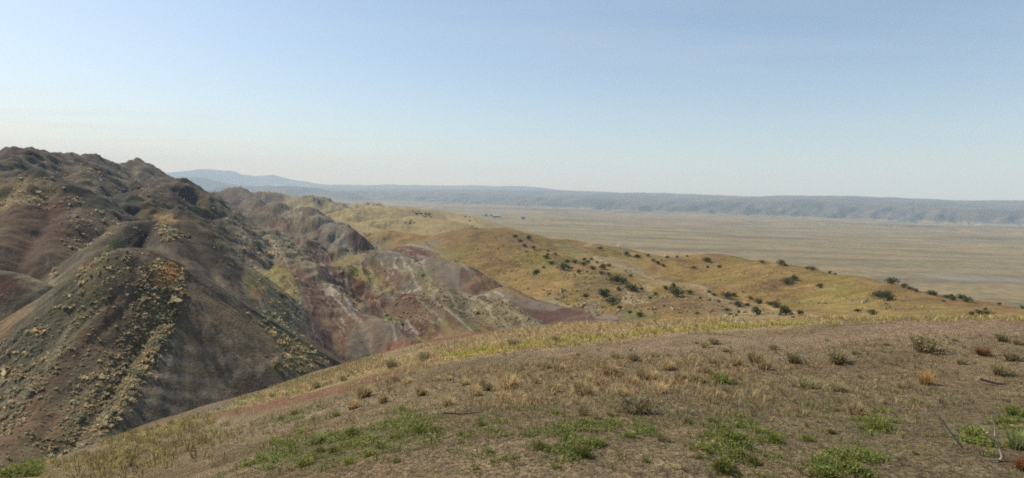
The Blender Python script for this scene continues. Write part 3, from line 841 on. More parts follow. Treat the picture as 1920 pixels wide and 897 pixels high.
R2 = np.concatenate([np.geomspace(61, 120, 230, endpoint=False), np.geomspace(120, 420, 270, endpoint=False), np.geomspace(420, 3000, 210)])
V, N, Q = grid(az_axis(43, 760, 60, 18), R2)
slope = np.sqrt(np.maximum(1 / np.maximum(N[:, 2], .05) ** 2 - 1, 0))
col, bm, pm, stripe = colour_mid(V[:, 0], V[:, 1], V[:, 2], slope)
qb = bm[Q].mean(1); qp = pm[Q].mean(1)
isb = qb > .5; isp = (~isb) & (qp > .5)
build_mesh("badlands", V, N, col, Q[isb], M_BAD, stripe)
build_mesh("plain", V, N, col, Q[isp], M_PLAIN)
build_mesh("grassy_hills", V, N, col, Q[~isb & ~isp], M_GRASS)

R3 = np.geomspace(2980, 17500, 250)
V, N, Q = grid(az_axis(43, 640, 58, 14), R3)
build_mesh("distant_hills", V, N, colour_far(V[:, 0], V[:, 1], V[:, 2]), Q, M_FAR)

# ------------------------------------------------------------------ plants: materials
def plant_mat(name, col, trans=.42, var=.25):
    mt = bpy.data.materials.new(name)
    mt.use_nodes = True
    nt = mt.node_tree; nt.nodes.clear()
    out = nt.nodes.new("ShaderNodeOutputMaterial")
    at_ = nt.nodes.new("ShaderNodeAttribute"); at_.attribute_name = "tint"
    oi = nt.nodes.new("ShaderNodeObjectInfo")
    mr = nt.nodes.new("ShaderNodeMapRange")
    mr.inputs[3].default_value = 1 - var; mr.inputs[4].default_value = 1 + var
    nt.links.new(oi.outputs["Random"], mr.inputs[0])
    v1 = nt.nodes.new("ShaderNodeVectorMath"); v1.operation = 'SCALE'
    nt.links.new(at_.outputs["Color"], v1.inputs[0]); nt.links.new(mr.outputs[0], v1.inputs["Scale"])
    v2 = nt.nodes.new("ShaderNodeVectorMath"); v2.operation = 'MULTIPLY'
    v2.inputs[1].default_value = col
    nt.links.new(v1.outputs[0], v2.inputs[0])
    df = nt.nodes.new("ShaderNodeBsdfDiffuse"); tr = nt.nodes.new("ShaderNodeBsdfTranslucent")
    mx = nt.nodes.new("ShaderNodeMixShader"); mx.inputs[0].default_value = trans
    nt.links.new(v2.outputs[0], df.inputs[0]); nt.links.new(v2.outputs[0], tr.inputs[0])
    nt.links.new(df.outputs[0], mx.inputs[1]); nt.links.new(tr.outputs[0], mx.inputs[2])
    nt.links.new(mx.outputs[0], out.inputs[0])
    return mt

P_STRAW = plant_mat("straw_blades", (.55, .43, .235))
P_SAGE = plant_mat("sage_leaves", (.37, .32, .17))
P_GREEN = plant_mat("green_leaves", (.195, .235, .062), var=.38)
P_PALE = plant_mat("pale_green_leaves", (.36, .40, .16), var=.12)
P_DARK = plant_mat("dark_shrub_leaves", (.082, .095, .048), trans=.15)
P_TREE = plant_mat("tree_leaves", (.06, .075, .035), trans=.15)
P_RUST = plant_mat("rusty_leaves", (.27, .14, .07))
P_ORANGE = plant_mat("orange_straw", (.60, .39, .15))
P_TWIG = plant_mat("twigs", (.16, .12, .085), trans=0)
P_DEAD = plant_mat("bleached_wood", (.27, .24, .19), trans=0)
P_MIXED = plant_mat("mixed_cover", (1, 1, 1))

# ------------------------------------------------------------------ plants: meshes
def tri_mesh(name, V, T, tint, mat, smooth=False):
    me = bpy.data.meshes.new(name)
    V = np.asarray(V, np.float32); T = np.asarray(T, np.int32)
    me.vertices.add(len(V)); me.vertices.foreach_set("co", V.ravel())
    me.loops.add(T.size); me.loops.foreach_set("vertex_index", T.ravel())
    me.polygons.add(len(T)); me.polygons.foreach_set("loop_start", np.arange(0, T.size, 3, dtype=np.int32))
    if smooth: me.polygons.foreach_set("use_smooth", np.ones(len(T), bool))
    me.update(calc_edges=True)
    tint = np.asarray(tint, float)
    if tint.ndim == 1: tint = np.repeat(tint[:, None], 3, 1)
    ca = me.attributes.new("tint", 'FLOAT_COLOR', 'POINT')
    ca.data.foreach_set("color", np.hstack([tint, np.ones((len(V), 1))]).astype(np.float32).ravel())
    me.materials.append(mat)
    return me

def blades(n, g, rad=.5, hgt=.5, wid=.012, base=.35, droop=.35):
    """curved tapering grass blades, 5 vertices and 3 triangles each"""
    a = g.uniform(0, 2 * np.pi, n); q = np.sqrt(g.uniform(0, 1, n))
    b = np.stack([np.cos(a) * q * base * rad, np.sin(a) * q * base * rad, np.zeros(n)], 1)
    a2 = a + g.normal(0, .5, n)
    d = np.stack([np.cos(a2), np.sin(a2), np.zeros(n)], 1)
    L = hgt * g.uniform(.5, 1.08, n); out = rad * (.15 + .75 * q) * g.uniform(.5, 1.1, n)
    side = np.stack([-np.sin(a2 + g.normal(0, .6, n)), np.cos(a2), np.zeros(n)], 1)
    w = (wid * g.uniform(.6, 1.3, n))[:, None]
    up = np.array([0, 0, 1.])
    m1 = b + d * (out * .4)[:, None] + up * (L * .62)[:, None]
    tip = b + d * out[:, None] + up * (L * (1 - droop * q))[:, None]
    V = np.stack([b - side * w, b + side * w, m1 + side * w * .7, m1 - side * w * .7, tip], 1).reshape(-1, 3)
    k = np.arange(n)[:, None] * 5
    T = np.concatenate([k + [0, 1, 2], k + [0, 2, 3], k + [3, 2, 4]], 1).reshape(-1, 3)
    t = g.uniform(.65, 1.3, n)
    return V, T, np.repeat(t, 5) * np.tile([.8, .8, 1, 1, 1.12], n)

def leaves(c, nrm, size, g):
    """a small pointed leaf (two triangles) at each centre"""
    n = len(c)
    u = g.normal(0, 1, (n, 3)); u -= (u * nrm).sum(1, keepdims=True) * nrm * .5
    u /= np.linalg.norm(u, axis=1, keepdims=True)
    v = np.cross(nrm + g.normal(0, .5, (n, 3)), u); v /= np.linalg.norm(v, axis=1, keepdims=True) + 1e-9
    s = (size * g.uniform(.6, 1.35, n))[:, None]
    V = np.stack([c - u * s, c + v * s * .5, c + u * s, c - v * s * .5], 1).reshape(-1, 3)
    k = np.arange(n)[:, None] * 4
    T = np.concatenate([k + [0, 1, 2], k + [0, 2, 3]], 1).reshape(-1, 3)
    return V, T, np.repeat(g.uniform(.6, 1.35, n), 4)

def clump_points(n, g, lobes, hgt, flat=.0):
    """points in an uneven crown made of several lobes, unit width"""
    L = np.stack([g.normal(0, .19, lobes), g.normal(0, .19, lobes), g.uniform(.28, .62, lobes) * hgt], 1)
    R = g.uniform(.14, .27, lobes)
    i = g.integers(0, lobes, n)
    d = g.normal(0, 1, (n, 3)); d /= np.linalg.norm(d, axis=1, keepdims=True)
    p = L[i] + d * (R[i] * g.uniform(.55, 1.12, n))[:, None] * np.array([1, 1, .9 * hgt / .6])
    p[:, 2] = np.where(p[:, 2] < .02, np.abs(p[:, 2]) * .3 + .02, p[:, 2])
    return p, d

def join(parts):
    V, T, C_ = [], [], []; o = 0
    for v, t, c in parts:
        V.append(v); T.append(t + o); C_.append(c); o += len(v)
    return np.concatenate(V), np.concatenate(T), np.concatenate(C_)

def tube(P, R, n=6):
    P = np.asarray(P, float); R = np.asarray(R, float)
    V = []
    for i in range(len(P)):
        t = P[min(i + 1, len(P) - 1)] - P[max(i - 1, 0)]
        t = t / (np.linalg.norm(t) + 1e-9)
        a = np.cross(t, [.3, .9, .2]); a /= np.linalg.norm(a); b = np.cross(t, a)
        for k in range(n):
            an = 2 * np.pi * k / n
            V.append(P[i] + R[i] * (math.cos(an) * a + math.sin(an) * b))
    T = []
    for i in range(len(P) - 1):
        for k in range(n):
            p, q = i * n + k, i * n + (k + 1) % n
            T += [(p, q, q + n), (p, q + n, p + n)]
    V.append(P[-1] + (P[-1] - P[-2]) * .2); e = len(V) - 1
    T += [((len(P) - 1) * n + k, (len(P) - 1) * n + (k + 1) % n, e) for k in range(n)]
    return np.array(V), np.array(T), np.ones(len(V))

def stems(n, g, hgt, spread, r0):
    ps = []
    for k in range(n):
        a = g.uniform(0, 6.28); s = spread * g.uniform(.4, 1)
        b = np.array([math.cos(a) * .03, math.sin(a) * .03, -.06])
        e = np.array([math.cos(a) * s, math.sin(a) * s, hgt * g.uniform(.6, .95)])
        mdl = (b + e) / 2 + g.normal(0, .04, 3)
        ps.append(tube([b, mdl, e], [r0, r0 * .7, r0 * .35], 4))
    return join(ps)

G = np.random.default_rng(11)
KIND = {}
def kind_straw(mat, hgt, nb=230):
    out = []
    for _ in range(4):
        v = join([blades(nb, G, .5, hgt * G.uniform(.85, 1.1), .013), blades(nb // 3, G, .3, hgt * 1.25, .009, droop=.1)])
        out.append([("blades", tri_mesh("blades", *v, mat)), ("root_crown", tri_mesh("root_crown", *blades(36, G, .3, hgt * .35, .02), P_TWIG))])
    return out
def kind_leafy(mat, hgt, n, size, lobes=9, nst=7):
    out = []
    for _ in range(4):
        p, d = clump_points(n, G, lobes, hgt)
        out.append([("foliage", tri_mesh("foliage", *leaves(p, d, size, G), mat)), ("stem", tri_mesh("stem", *stems(nst, G, hgt * .8, .28, .012), P_TWIG))])
    return out
def kind_sage(mat, hgt, n=420):
    out = []
    for _ in range(4):
        p, d = clump_points(n, G, 10, hgt)
        v = join([leaves(p, d, .034, G), blades(150, G, .54, hgt * 1.0, .011)])
        out.append([("foliage", tri_mesh("foliage", *v, mat)), ("stem", tri_mesh("stem", *stems(9, G, hgt * .75, .3, .012), P_TWIG))])
    return out
def kind_weed(mat):
    out = []
    for _ in range(4):
        n = 230
        a = G.uniform(0, 6.28, n); q = np.sqrt(G.uniform(0, 1, n)) * (.38 + .14 * np.sin(a * 3 + G.uniform(0, 6)))
        c = np.stack([np.cos(a) * q, np.sin(a) * q, .03 + G.uniform(.15, 1, n) * .34 * np.exp(-(q / .36) ** 2)], 1)
        d = np.tile([0, 0, 1.], (n, 1)) + G.normal(0, .5, (n, 3))
        v = join([leaves(c, d, .042, G), blades(90, G, .45, .42, .012)])
        t3 = np.repeat(v[2][:, None], 3, 1)
        dry = np.repeat(G.uniform(0, 1, len(t3) // 4 + 1) < .16, 4)[:len(t3)]
        t3[dry] *= np.array([2.1, 1.35, 1.6])
        v = (v[0], v[1], t3)
        out.append([("foliage", tri_mesh("foliage", *v, mat)), ("stem", tri_mesh("stem", *stems(6, G, .2, .3, .008), P_TWIG))])
    return out

KIND['dry'] = kind_straw(P_STRAW, .62)
KIND['orange'] = kind_straw(P_ORANGE, .66, 150)
KIND['rust'] = kind_sage(P_RUST, .55)
KIND['sage'] = kind_sage(P_SAGE, .55)
KIND['green'] = kind_weed(P_GREEN)
KIND['pale'] = kind_straw(P_PALE, .7, 170)
KIND['shrub'] = kind_leafy(P_DARK, .68, 850, .042, 16)
KIND['tree'] = kind_leafy(P_TREE, 1.05, 520, .05, 12, 3)
_n = {}
def plant(kind, name, pos, width, label, cat, group=None, hscale=1.0):
    v = KIND[kind]; k = _n.get(kind, 0); _n[kind] = k + 1
    root = bpy.data.objects.new(name, None)
    scene.collection.objects.link(root)
    root.empty_display_size = .2
    root.location = (pos[0], pos[1], pos[2] - .012 * width)
    root.rotation_euler = (0, 0, random.uniform(0, 6.28))
    s = float(width)
    s *= random.uniform(.78, 1.2)
    root.scale = (s * random.uniform(.9, 1.1), s * random.uniform(.9, 1.1), s * hscale * random.uniform(.85, 1.12))
    root["label"] = label; root["category"] = cat
    if group: root["group"] = group
    for pn, me in v[k % len(v)]:
        o = bpy.data.objects.new(pn, me)
        o.parent = root
        scene.collection.objects.link(o)
    return root

# what grows on the near hillside: (px, py of the foot, width in px, kind)
NEAR = {
 'dry': [(1093,742,55),(1186,723,40),(1204,711,50),(1236,739,35),(1038,735,40),(942,753,35),(997,757,30),(1002,721,24),(1167,743,28),(1144,704,40),(1048,697,35),
         (1253,693,36),(1275,713,30),(910,732,30),(946,721,35),(1605,778,42),(838,760,38),(891,742,35),(955,730,40),(764,719,22),(718,756,36),(661,767,38),(683,746,36),
         (1432,693,28),(1414,678,40),(820,714,20),(841,714,20),(1690,728,18),(870,722,26),(1100,716,34),(1325,700,26),(1380,686,30),(790,742,28),(1225,712,30)],
 'sage': [(1094,778,30),(1115,785,35),(1144,780,22),(1190,775,65),(1188,677,38),(1153,672,25),(1230,672,24),(1126,686,30),(1025,690,25),(953,702,32),(1084,667,12),
          (1321,652,28),(1338,645,22),(1306,645,12),(1360,660,20),(1335,681,20),(1241,827,32),(1877,640,42),(1909,647,25),(644,714,25),(593,728,25),(734,690,30),(796,675,32),
          (743,716,18),(720,735,12),(1488,681,45),(1570,682,50),(1605,665,25),(1513,728,42),(1570,734,50),(1732,660,75),(1803,684,32),(1898,677,45),(1877,704,50),(962,648,28),(1041,640,20),
          (510,744,12),(1450,655,22),(1660,648,20),(1550,640,16),(1790,640,18)],
 'green': [(1041,778,36),(1310,718,35),(1352,718,55),(1290,794,22),(1335,792,32),(1379,778,18),(1013,842,40),(1066,824,45),(1091,856,45),(1179,820,40),(1041,877,30),(1211,866,25),
           (1356,884,60),(1374,827,50),(1412,870,35),(1416,810,35),(1444,820,40),(1517,760,22),(1566,771,25),(1718,757,30),(1647,806,55),(1686,681,14),(1453,830,40),(1513,827,35),
           (1559,813,25),(1598,884,75),(1541,894,60),(1715,852,20),(1828,824,60),(1902,780,50),(1457,858,30),(753,771,32),(789,813,55),(817,813,45),(661,820,50),(647,841,35),(626,848,30),
           (517,834,45),(488,863,40),(548,841,35),(570,873,40),(711,841,40),(527,788,25),(552,778,25),(598,764,15),(630,781,30),(739,824,30),(902,799,32),(859,817,15),(743,803,30),
           (654,870,28),(506,880,30),(745,866,20),(891,880,20),(464,873,25),(600,850,38),(690,855,30),(560,815,34),(1120,835,40),(1385,855,40),(1330,850,30)],
}
TXT = {'dry': ('grass_tuft', 'straw coloured dry grass tuft on the bare brown hillside', 'grass tuft', 'dry grass tufts on the near hillside', 1.0),
       'sage': ('sage_bush', 'small grey green sage bush on the bare brown hillside', 'bush', 'sage bushes on the near hillside', 1.0),
       'green': ('weed_clump', 'low bright green weed clump on the bare brown hillside', 'weed', 'green weed clumps on the near hillside', 1.0)}
for k, L in NEAR.items():
    W = hits([(p[0], p[1]) for p in L])
    nm, lab, cat, grp, hs = TXT[k]
    for (px, py, w), h in zip(L, W):
        l2, g2 = lab, grp
        if k == 'dry':
            if px > 1400: l2, g2 = 'straw coloured tuft among the grey green sage bushes', 'straw tufts among the sage bushes'
            elif px < 800: l2, g2 = 'dry straw tuft on pale soil beside the red earth band', 'straw tufts beside the red band'
        if k == 'green':
            if px < 850 and py > 760: l2, g2 = 'low green weed clump in the long patch around the lime green tuft', 'weeds of the long green patch'
            elif 980 < px < 1230 and py > 790: l2, g2 = 'low green weed clump downhill of the widest sage bush', 'weeds downhill of the widest sage bush'
            elif 1280 < px < 1470 and py > 760: l2, g2 = 'low green weed clump in the patch between sage bush and straw tuft', 'weeds of the middle green patch'
            elif px > 1800: l2, g2 = 'green weed clump beside the bleached dead branch', 'weeds beside the dead branch'
            elif 1300 < px < 1360 and py < 725: l2, g2 = 'green weed clump growing among dry straw tufts', 'weeds among the straw tufts'
            else: l2, g2 = 'green weed clump standing apart on bare brown soil', 'lone weed clumps on bare soil'
        elif k == 'sage':
            if (px, py) == (1190, 775): l2, g2 = 'widest grey green sage bush, above a green weed patch', None
            elif (px, py) == (1732, 660): l2, g2 = 'wide olive sage bush on the reddish soil near the hill crest', None
            elif 1090 <= px <= 1150 and py > 775: l2, g2 = 'small sage bush in the row beside the widest sage bush', 'sage bushes in a row'
            elif py < 660: l2, g2 = 'small sage bush on the reddish crest of the near hill', 'sage bushes on the near crest'
            elif px > 1400: l2, g2 = 'grey green sage bush on bare soil around the orange tuft', 'sage bushes around the orange tuft'
        plant(k, nm, h[:3], (1.3 if k == 'dry' else 1.1) * w * h[1] / F_PX, l2, cat, g2, hs)
SPECIAL = [
    (1736, 722, 44, 'orange', 'grass_tuft', 'rounded orange straw tuft, the most orange on the near hillside', 'grass tuft'),
    (598, 832, 38, 'pale', 'grass_tuft', 'tall pale yellow green grass tuft among low dark green weeds', 'grass tuft'),
    (916, 848, 30, 'pale', 'grass_tuft', 'silvery pale green tuft alone on bare soil away from other weeds', 'grass tuft'),
    (1842, 666, 34, 'rust', 'sage_bush', 'small reddish brown bush on the bare hillside crest', 'bush'),
    (1916, 880, 46, 'rust', 'sage_bush', 'rusty orange dry bush beside the bleached dead branch', 'bush'),
    (1908, 842, 66, 'pale', 'leafy_bush', 'large pale green feathery bush behind the bleached dead branch', 'bush'),
    (696, 827, 26, 'pale', 'grass_tuft', 'lime green tuft in the middle of the long green weed patch', 'grass tuft'),
]
W = hits([(p[0], p[1]) for p in SPECIAL])
for (px, py, w, k, nm, lab, cat), h in zip(SPECIAL, W):
    plant(k, nm, h[:3], 1.1 * w * h[1] / F_PX, lab, cat)

# dark shrubs on the grassy hills: crop coordinates of two enlargements
S1 = [(75,105,22),(205,175,24),(235,215,36),(310,240,36),(340,235,20),(375,205,30),(430,220,34),(400,262,26),(450,262,16),(485,245,32),(540,275,28),(578,275,22),(145,275,32),(190,235,16),
      (435,190,18),(475,185,14),(545,240,30),(580,225,20),(620,330,55),(660,325,50),(715,370,50),(550,410,60),(600,455,50),(650,480,30),(765,525,35),(985,405,60),(1065,390,30),(860,395,24),
      (920,360,36),(970,350,26),(1290,495,30),(1365,465,40),(1410,460,26),(1470,515,60),(1480,450,36),(1580,470,46),(1640,515,60),(1730,515,30),(1290,415,50),(705,505,18),(680,255,12),
      (710,285,16),(260,155,18),(215,135,14),(20,50,20),(100,60,24),(130,120,18),(1110,510,20),(910,465,14),(1130,420,16),(50,80,20),(330,200,22),(360,235,18),(455,205,20),(510,205,18),
      (780,365,22),(830,420,20),(640,370,30),(570,380,26),(440,405,30),(1330,400,22),(1240,440,20),(1430,420,24),(1540,455,22),(1360,500,20),(1180,380,18),(1210,400,20)]
S2 = [(685,155,30),(750,175,34),(815,163,18),(848,195,30),(878,210,22),(897,187,14),(908,224,18),(1090,238,28),(1165,195,34),(1172,232,24),(1243,232,26),(1500,205,32),(1610,215,34),
      (1640,220,20),(1770,240,26),(1800,250,30),(1655,325,50),(1690,308,50),(1845,352,30),(530,124,22),(650,150,10),(930,130,20),(990,140,18),(1050,147,12)]
S3 = [(975,240,50),(1055,270,50),(1100,282,40),(1140,298,40),(1255,280,40),(1275,285,30),(1400,300,45),(1360,292,30),(1515,318,55),(1405,358,50),(1470,358,45),(880,350,70),(940,362,80),
      (1740,368,22),(1910,380,36),(720,445,34),(825,460,45),(1540,465,35),(1600,462,40),(1650,470,60),(1640,430,30),(1340,370,20),(520,155,24),(560,165,22)]
ridge_lab = ('shrub', 'dark green shrub on the golden slope near the striped clay mounds', 'shrub', 'shrubs on the golden ridge')
field_lab = ('shrub', 'dark round shrub on the orange grass hill right of the track', 'shrub', 'shrubs on the orange grass hill')
for L, lab, f in ((S1, ridge_lab, lambda p: (p[0] / 3.2 + 960, p[1] / 3.2 + 430, p[2] / 3.2)),
                  (S2, field_lab, lambda p: (p[0] / 3.2 + 960, p[1] / 3.2 + 430, p[2] / 3.2)),
                  (S3, field_lab, lambda p: (p[0] / 3.84 + 1420, p[1] / 3.84 + 470, p[2] / 3.84))):
    Lp = [f(p) for p in L]
    W = hits([(p[0], p[1]) for p in Lp])
    for dy in (3, 6, 10, 14):                      # a foot that falls just past the crest belongs on this side of it
        bad = [i for i in range(len(W)) if W[i, 3] > 430]
        if not bad: break
        W[bad] = hits([(Lp[i][0], Lp[i][1] + dy) for i in bad])
    for p0, (px, py, w), h in zip(L, Lp, W):
        l1, g1 = lab[1], lab[3]
        if L is S1 and py < 478: l1, g1 = 'small dark shrub high on the crest of the golden ridge', 'shrubs on the golden crest'
        elif L is S1 and 1120 < px < 1260 and 520 < py < 590: l1, g1 = 'dark green shrub beside the pale eroded bank on the golden slope', 'shrubs by the eroded bank'
        elif L is S1 and px > 1330: l1, g1 = 'dark shrub in the thicket between the track and the near hill crest', 'shrubs of the thicket by the track'
        elif (px, py, w) in [f(p) for p in ((880, 350, 70), (940, 362, 80))]: l1, g1 = 'wide low shrub joined to its twin on bright yellow grass', 'twin low shrubs'
        elif L is S2 and 320 > p0[1] > 300 or L is S2 and p0[1] == 325: l1, g1 = 'long flat shrub beside the yellow green patch on the orange hill', 'flat shrubs by the green patch'
        plant('shrub', lab[0], h[:3], (1.6 if L is S1 else 1.4) * w * h[1] / F_PX, l1, lab[2], g1, 1.0)

# small shrubs on the hazy far slopes
far = []
for poly, n in (([(750, 398), (770, 390), (815, 398), (822, 410), (790, 408)], 34), ([(755, 416), (780, 412), (784, 422), (760, 424)], 10), ([(862, 424), (900, 426), (895, 432), (868, 430)], 8),
                ([(672, 384), (690, 378), (720, 384), (700, 388)], 14), ([(572, 380), (592, 370), (618, 380), (600, 386)], 26), ([(870, 405), (900, 410), (895, 418), (875, 414)], 5)):
    P_ = np.array(poly, float)
    while n > 0:
        w = G.dirichlet(np.ones(len(P_))); q = w @ P_
        far.append((q[0], q[1], G.uniform(2.2, 4.5))); n -= 1
W = hits([(p[0], p[1]) for p in far])
for (px, py, w), h in zip(far, W):
    plant('shrub', 'shrub', h[:3], w * h[1] / F_PX, 'tiny dark shrub on the hazy far hillside beyond the clay mounds', 'shrub', 'shrubs on the far hillside', .8)

# ------------------------------------------------------------------ farm on the plain
def plain_mat(name, col, rough=.8, sc=.6):
    mt, nt, bs = nodes_of(name)
    geo = nt.nodes.new("ShaderNodeNewGeometry")
    o, _ = noise_fac(nt, geo.outputs["Position"], sc, a=.85, b=1.12)
    vm = nt.nodes.new("ShaderNodeVectorMath"); vm.operation = 'SCALE'
    vm.inputs[0].default_value = col
    nt.links.new(o, vm.inputs["Scale"]); nt.links.new(vm.outputs[0], bs.inputs["Base Color"])
    bs.inputs["Roughness"].default_value = rough
    return mt
B_WALL = plain_mat("grey_masonry", (.22, .20, .19)); B_ROOF = plain_mat("pale_sheet_roof", (.36, .36, .37), .5)
B_DARK = plain_mat("dark_opening", (.03, .03, .035), .4); B_PLASTER = plain_mat("weathered_plaster", (.27, .24, .23)); B_WOOD = plain_mat("old_timber", (.12, .09, .065))

def solid(name, V, F, mat, parent=None):
    me = bpy.data.meshes.new(name)
    me.from_pydata([tuple(v) for v in V], [], F)
    me.materials.append(mat)
    o = bpy.data.objects.new(name, me)
    scene.collection.objects.link(o)
    if parent: o.parent = parent
    return o
BF = [(0, 1, 3, 2), (4, 6, 7, 5), (0, 4, 5, 1), (2, 3, 7, 6), (0, 2, 6, 4), (1, 5, 7, 3)]
def box(name, x0, x1, y0, y1, z0, z1, mat, parent=None):
    return solid(name, [(a, b, c) for a in (x0, x1) for b in (y0, y1) for c in (z0, z1)], BF, mat, parent)
def building(name, pos, rz, L, D, H, rise, label, cat, wall, roof, nwin, door_w):
    e = bpy.data.objects.new(name, None); scene.collection.objects.link(e)
    e.location = (pos[0], pos[1], pos[2] - .4); e.rotation_euler = (0, 0, rz)
    e["label"] = label; e["category"] = cat
    l, d = L / 2, D / 2
    solid("wall", [(-l, -d, 0), (l, -d, 0), (l, d, 0), (-l, d, 0), (-l, -d, H), (l, -d, H), (l, d, H), (-l, d, H), (-l, 0, H + rise), (l, 0, H + rise)],
          [(0, 1, 5, 4), (2, 3, 7, 6), (1, 2, 6, 9, 5), (3, 0, 4, 8, 7), (0, 3, 2, 1)], wall, e)
    ov, th = .6, .25
    k = rise / d
    rv = []
    for x in (-l - ov, l + ov):
        rv += [(x, -d - ov, H - ov * k + .06), (x, 0, H + rise + .06), (x, d + ov, H - ov * k + .06), (x, d + ov, H - ov * k + th), (x, 0, H + rise + th + .05), (x, -d - ov, H - ov * k + th)]
    solid("roof", rv, [(0, 1, 4, 5), (1, 2, 3, 4), (11, 10, 7, 6), (10, 9, 8, 7), (5, 4, 10, 11), (4, 3, 9, 10), (1, 0, 6, 7), (2, 1, 7, 8), (0, 5, 11, 6), (3, 2, 8, 9)], roof, e)
    for i in range(nwin):
        x = -l + L * (i + .8) / (nwin + .6)
        w = box("window", x - .6, x + .6, -d - .05, -d + .1, H * .42, H * .42 + 1.3, B_DARK, e)
        box("sill", x - .75, x + .75, -d - .16, -d - .06, H * .42 - .16, H * .42 - .02, roof, w)
    box("door", l - 1.2 - door_w, l - 1.2, -d - .06, -d + .1, .3, min(H * .75, 3.4), B_WOOD, e)
    return e
W = hits([(931, 407.5), (980, 411), (906, 404), (912, 406), (921, 406), (1151, 430), (1154.5, 429), (1012, 443)])
building("farm_shed", W[0], .06, 30, 12, 5.5, 3.2, "long grey farm shed with a pale roof beside two trees", "shed", B_WALL, B_ROOF, 7, 3.2)
building("farmhouse", W[1], .25, 16, 12, 7.5, 2.6, "square grey house standing alone on the plain beyond the shed", "house", B_PLASTER, B_WALL, 3, 1.4)
building("farm_hut", W[2], .1, 10, 7, 3.0, 1.2, "small low white roofed hut behind the trees on the plain", "hut", B_PLASTER, B_ROOF, 1, 1.2)
plant('tree', 'farm_tree', W[3][:3], 13, 'rounded dark tree next to the small white roofed hut', 'tree', None, .85)
plant('tree', 'farm_tree', W[4][:3], 11, 'rounded dark tree touching the end of the long shed', 'tree', None, .85)
for i in (5, 6):
    h = W[i]
    e = bpy.data.objects.new("timber_post", None); scene.collection.objects.link(e)
    e.location = (h[0], h[1], h[2] - .3)
    e["label"] = "tiny upright dark post standing on the open plain"; e["category"] = "post"; e["group"] = "pair of posts on the plain"
    me = tri_mesh("pole", *tube([(0, 0, 0), (.05, 0, 2.2), (0, .03, 4.3)], [.28, .24, .2], 7), P_TWIG)
    o = bpy.data.objects.new("pole", me); o.parent = e; scene.collection.objects.link(o)
    box("cross_arm", -.9, .9, -.12, .12, 3.5, 3.75, B_WOOD, e)

# ------------------------------------------------------------------ dead branches on the near hillside
def branch(name, px, py, paths, mat, label, sc):
    h = hits([(px, py)])[0]
    e = bpy.data.objects.new(name, None); scene.collection.objects.link(e)
    e.location = (h[0], h[1], h[2] + .005); e["label"] = label; e["category"] = "branch"
    for i, (P_, r0) in enumerate(paths):
        P_ = np.array(P_, float) * sc
        me = tri_mesh("limb" if i == 0 else "twig", *tube(P_, np.linspace(r0, r0 * .35, len(P_)), 6), mat, True)
        o = bpy.data.objects.new("limb" if i == 0 else "twig", me); o.parent = e; scene.collection.objects.link(o)
    return e
branch("dead_branch", 1875, 866, [([(0, 0, 0), (.04, .02, .05), (.03, .05, .14), (.0, .06, .25), (-.03, .08, .34)], .011), ([(.0, .06, .22), (-.09, .1, .28), (-.2, .12, .38)], .006),
       ([(-.03, .08, .3), (-.02, .1, .42), (-.06, .12, .55)], .006), ([(0, 0, .01), (-.08, -.01, .02), (-.18, .02, .01)], .008)], P_DEAD, "bleached pale dead branch with thin upright twigs", .5)
branch("dead_branch", 1792, 842, [([(.05, 0, 0), (0, .02, .07), (-.05, .05, .15), (-.1, .06, .22)], .008), ([(0, .02, .07), (.02, .06, .16)], .005), ([(-.05, .05, .15), (-.12, .02, .18)], .004)], P_DEAD,
       "thin pale dry twig leaning over the low green weeds", 1.0)
branch("fallen_stick", 1867, 722, [([(-.16, .06, .05), (0, 0, .02), (.2, -.05, .015), (.34, 0, .02)], .022), ([(0, 0, .02), (.05, .1, .09), (.14, .14, .1)], .012)], P_TWIG, "short dark fallen stick lying on bare soil", 1.0)
branch("fallen_stick", 1222, 762, [([(-.02, 0, 0), (0, .01, .1), (.03, .02, .2)], .007), ([(0, .01, .08), (-.05, .02, .14)], .004)], P_DEAD, "pale upright twig at the end of the largest sage bush", 1.0)
branch("fallen_stick", 868, 780, [([(-.2, .0, .02), (0, 0, .015), (.2, .03, .03)], .012), ([(0, 0, .02), (.08, .06, .06)], .006)], P_TWIG, "dark crooked stick lying on soil right of the green weeds", 1.0)

# ------------------------------------------------------------------ uncountable cover
def fill(poly_px, n, g, r0=0, r1=1e9, patchy=None):
    Wp = hits(poly_px)
    lo, hi = Wp[:, :2].min(0), Wp[:, :2].max(0)
    pad = (hi - lo) * .06; lo = lo - pad; hi = hi + pad
    out = np.zeros((0, 2))
    for _ in range(12):
        q = g.uniform(lo, hi, (max(n * 2, 200), 2))
        rm = float(Wp[:, 3].mean())
        dd = poly_dist(q[:, 0], q[:, 1], Wp)
        nx = np.roll(Wp[:, :2], -1, 0)
        area = abs((Wp[:, 0] * nx[:, 1] - nx[:, 0] * Wp[:, 1]).sum()) / 2
        ed = .9 * area / np.hypot(*(nx - Wp[:, :2]).T).sum()
        nz = fbm(q[:, 0] / (ed * 1.3), q[:, 1] / (ed * 1.3), 3, 201)
        q_r = np.hypot(q[:, 0], q[:, 1])
        if patchy:
            k_ = fbm(q[:, 0] / patchy, q[:, 1] / patchy, 3, 202) > .02
            q, q_r, dd, nz = q[k_], q_r[k_], dd[k_], nz[k_]
        q = q[(q_r > r0) & (q_r < r1) & (g.uniform(0, 1, len(q)) < 1 - sstep(-ed, ed * .9, dd + 2.2 * ed * nz))]
        out = np.concatenate([out, q])
        if len(out) >= n: break
    return out[:n]

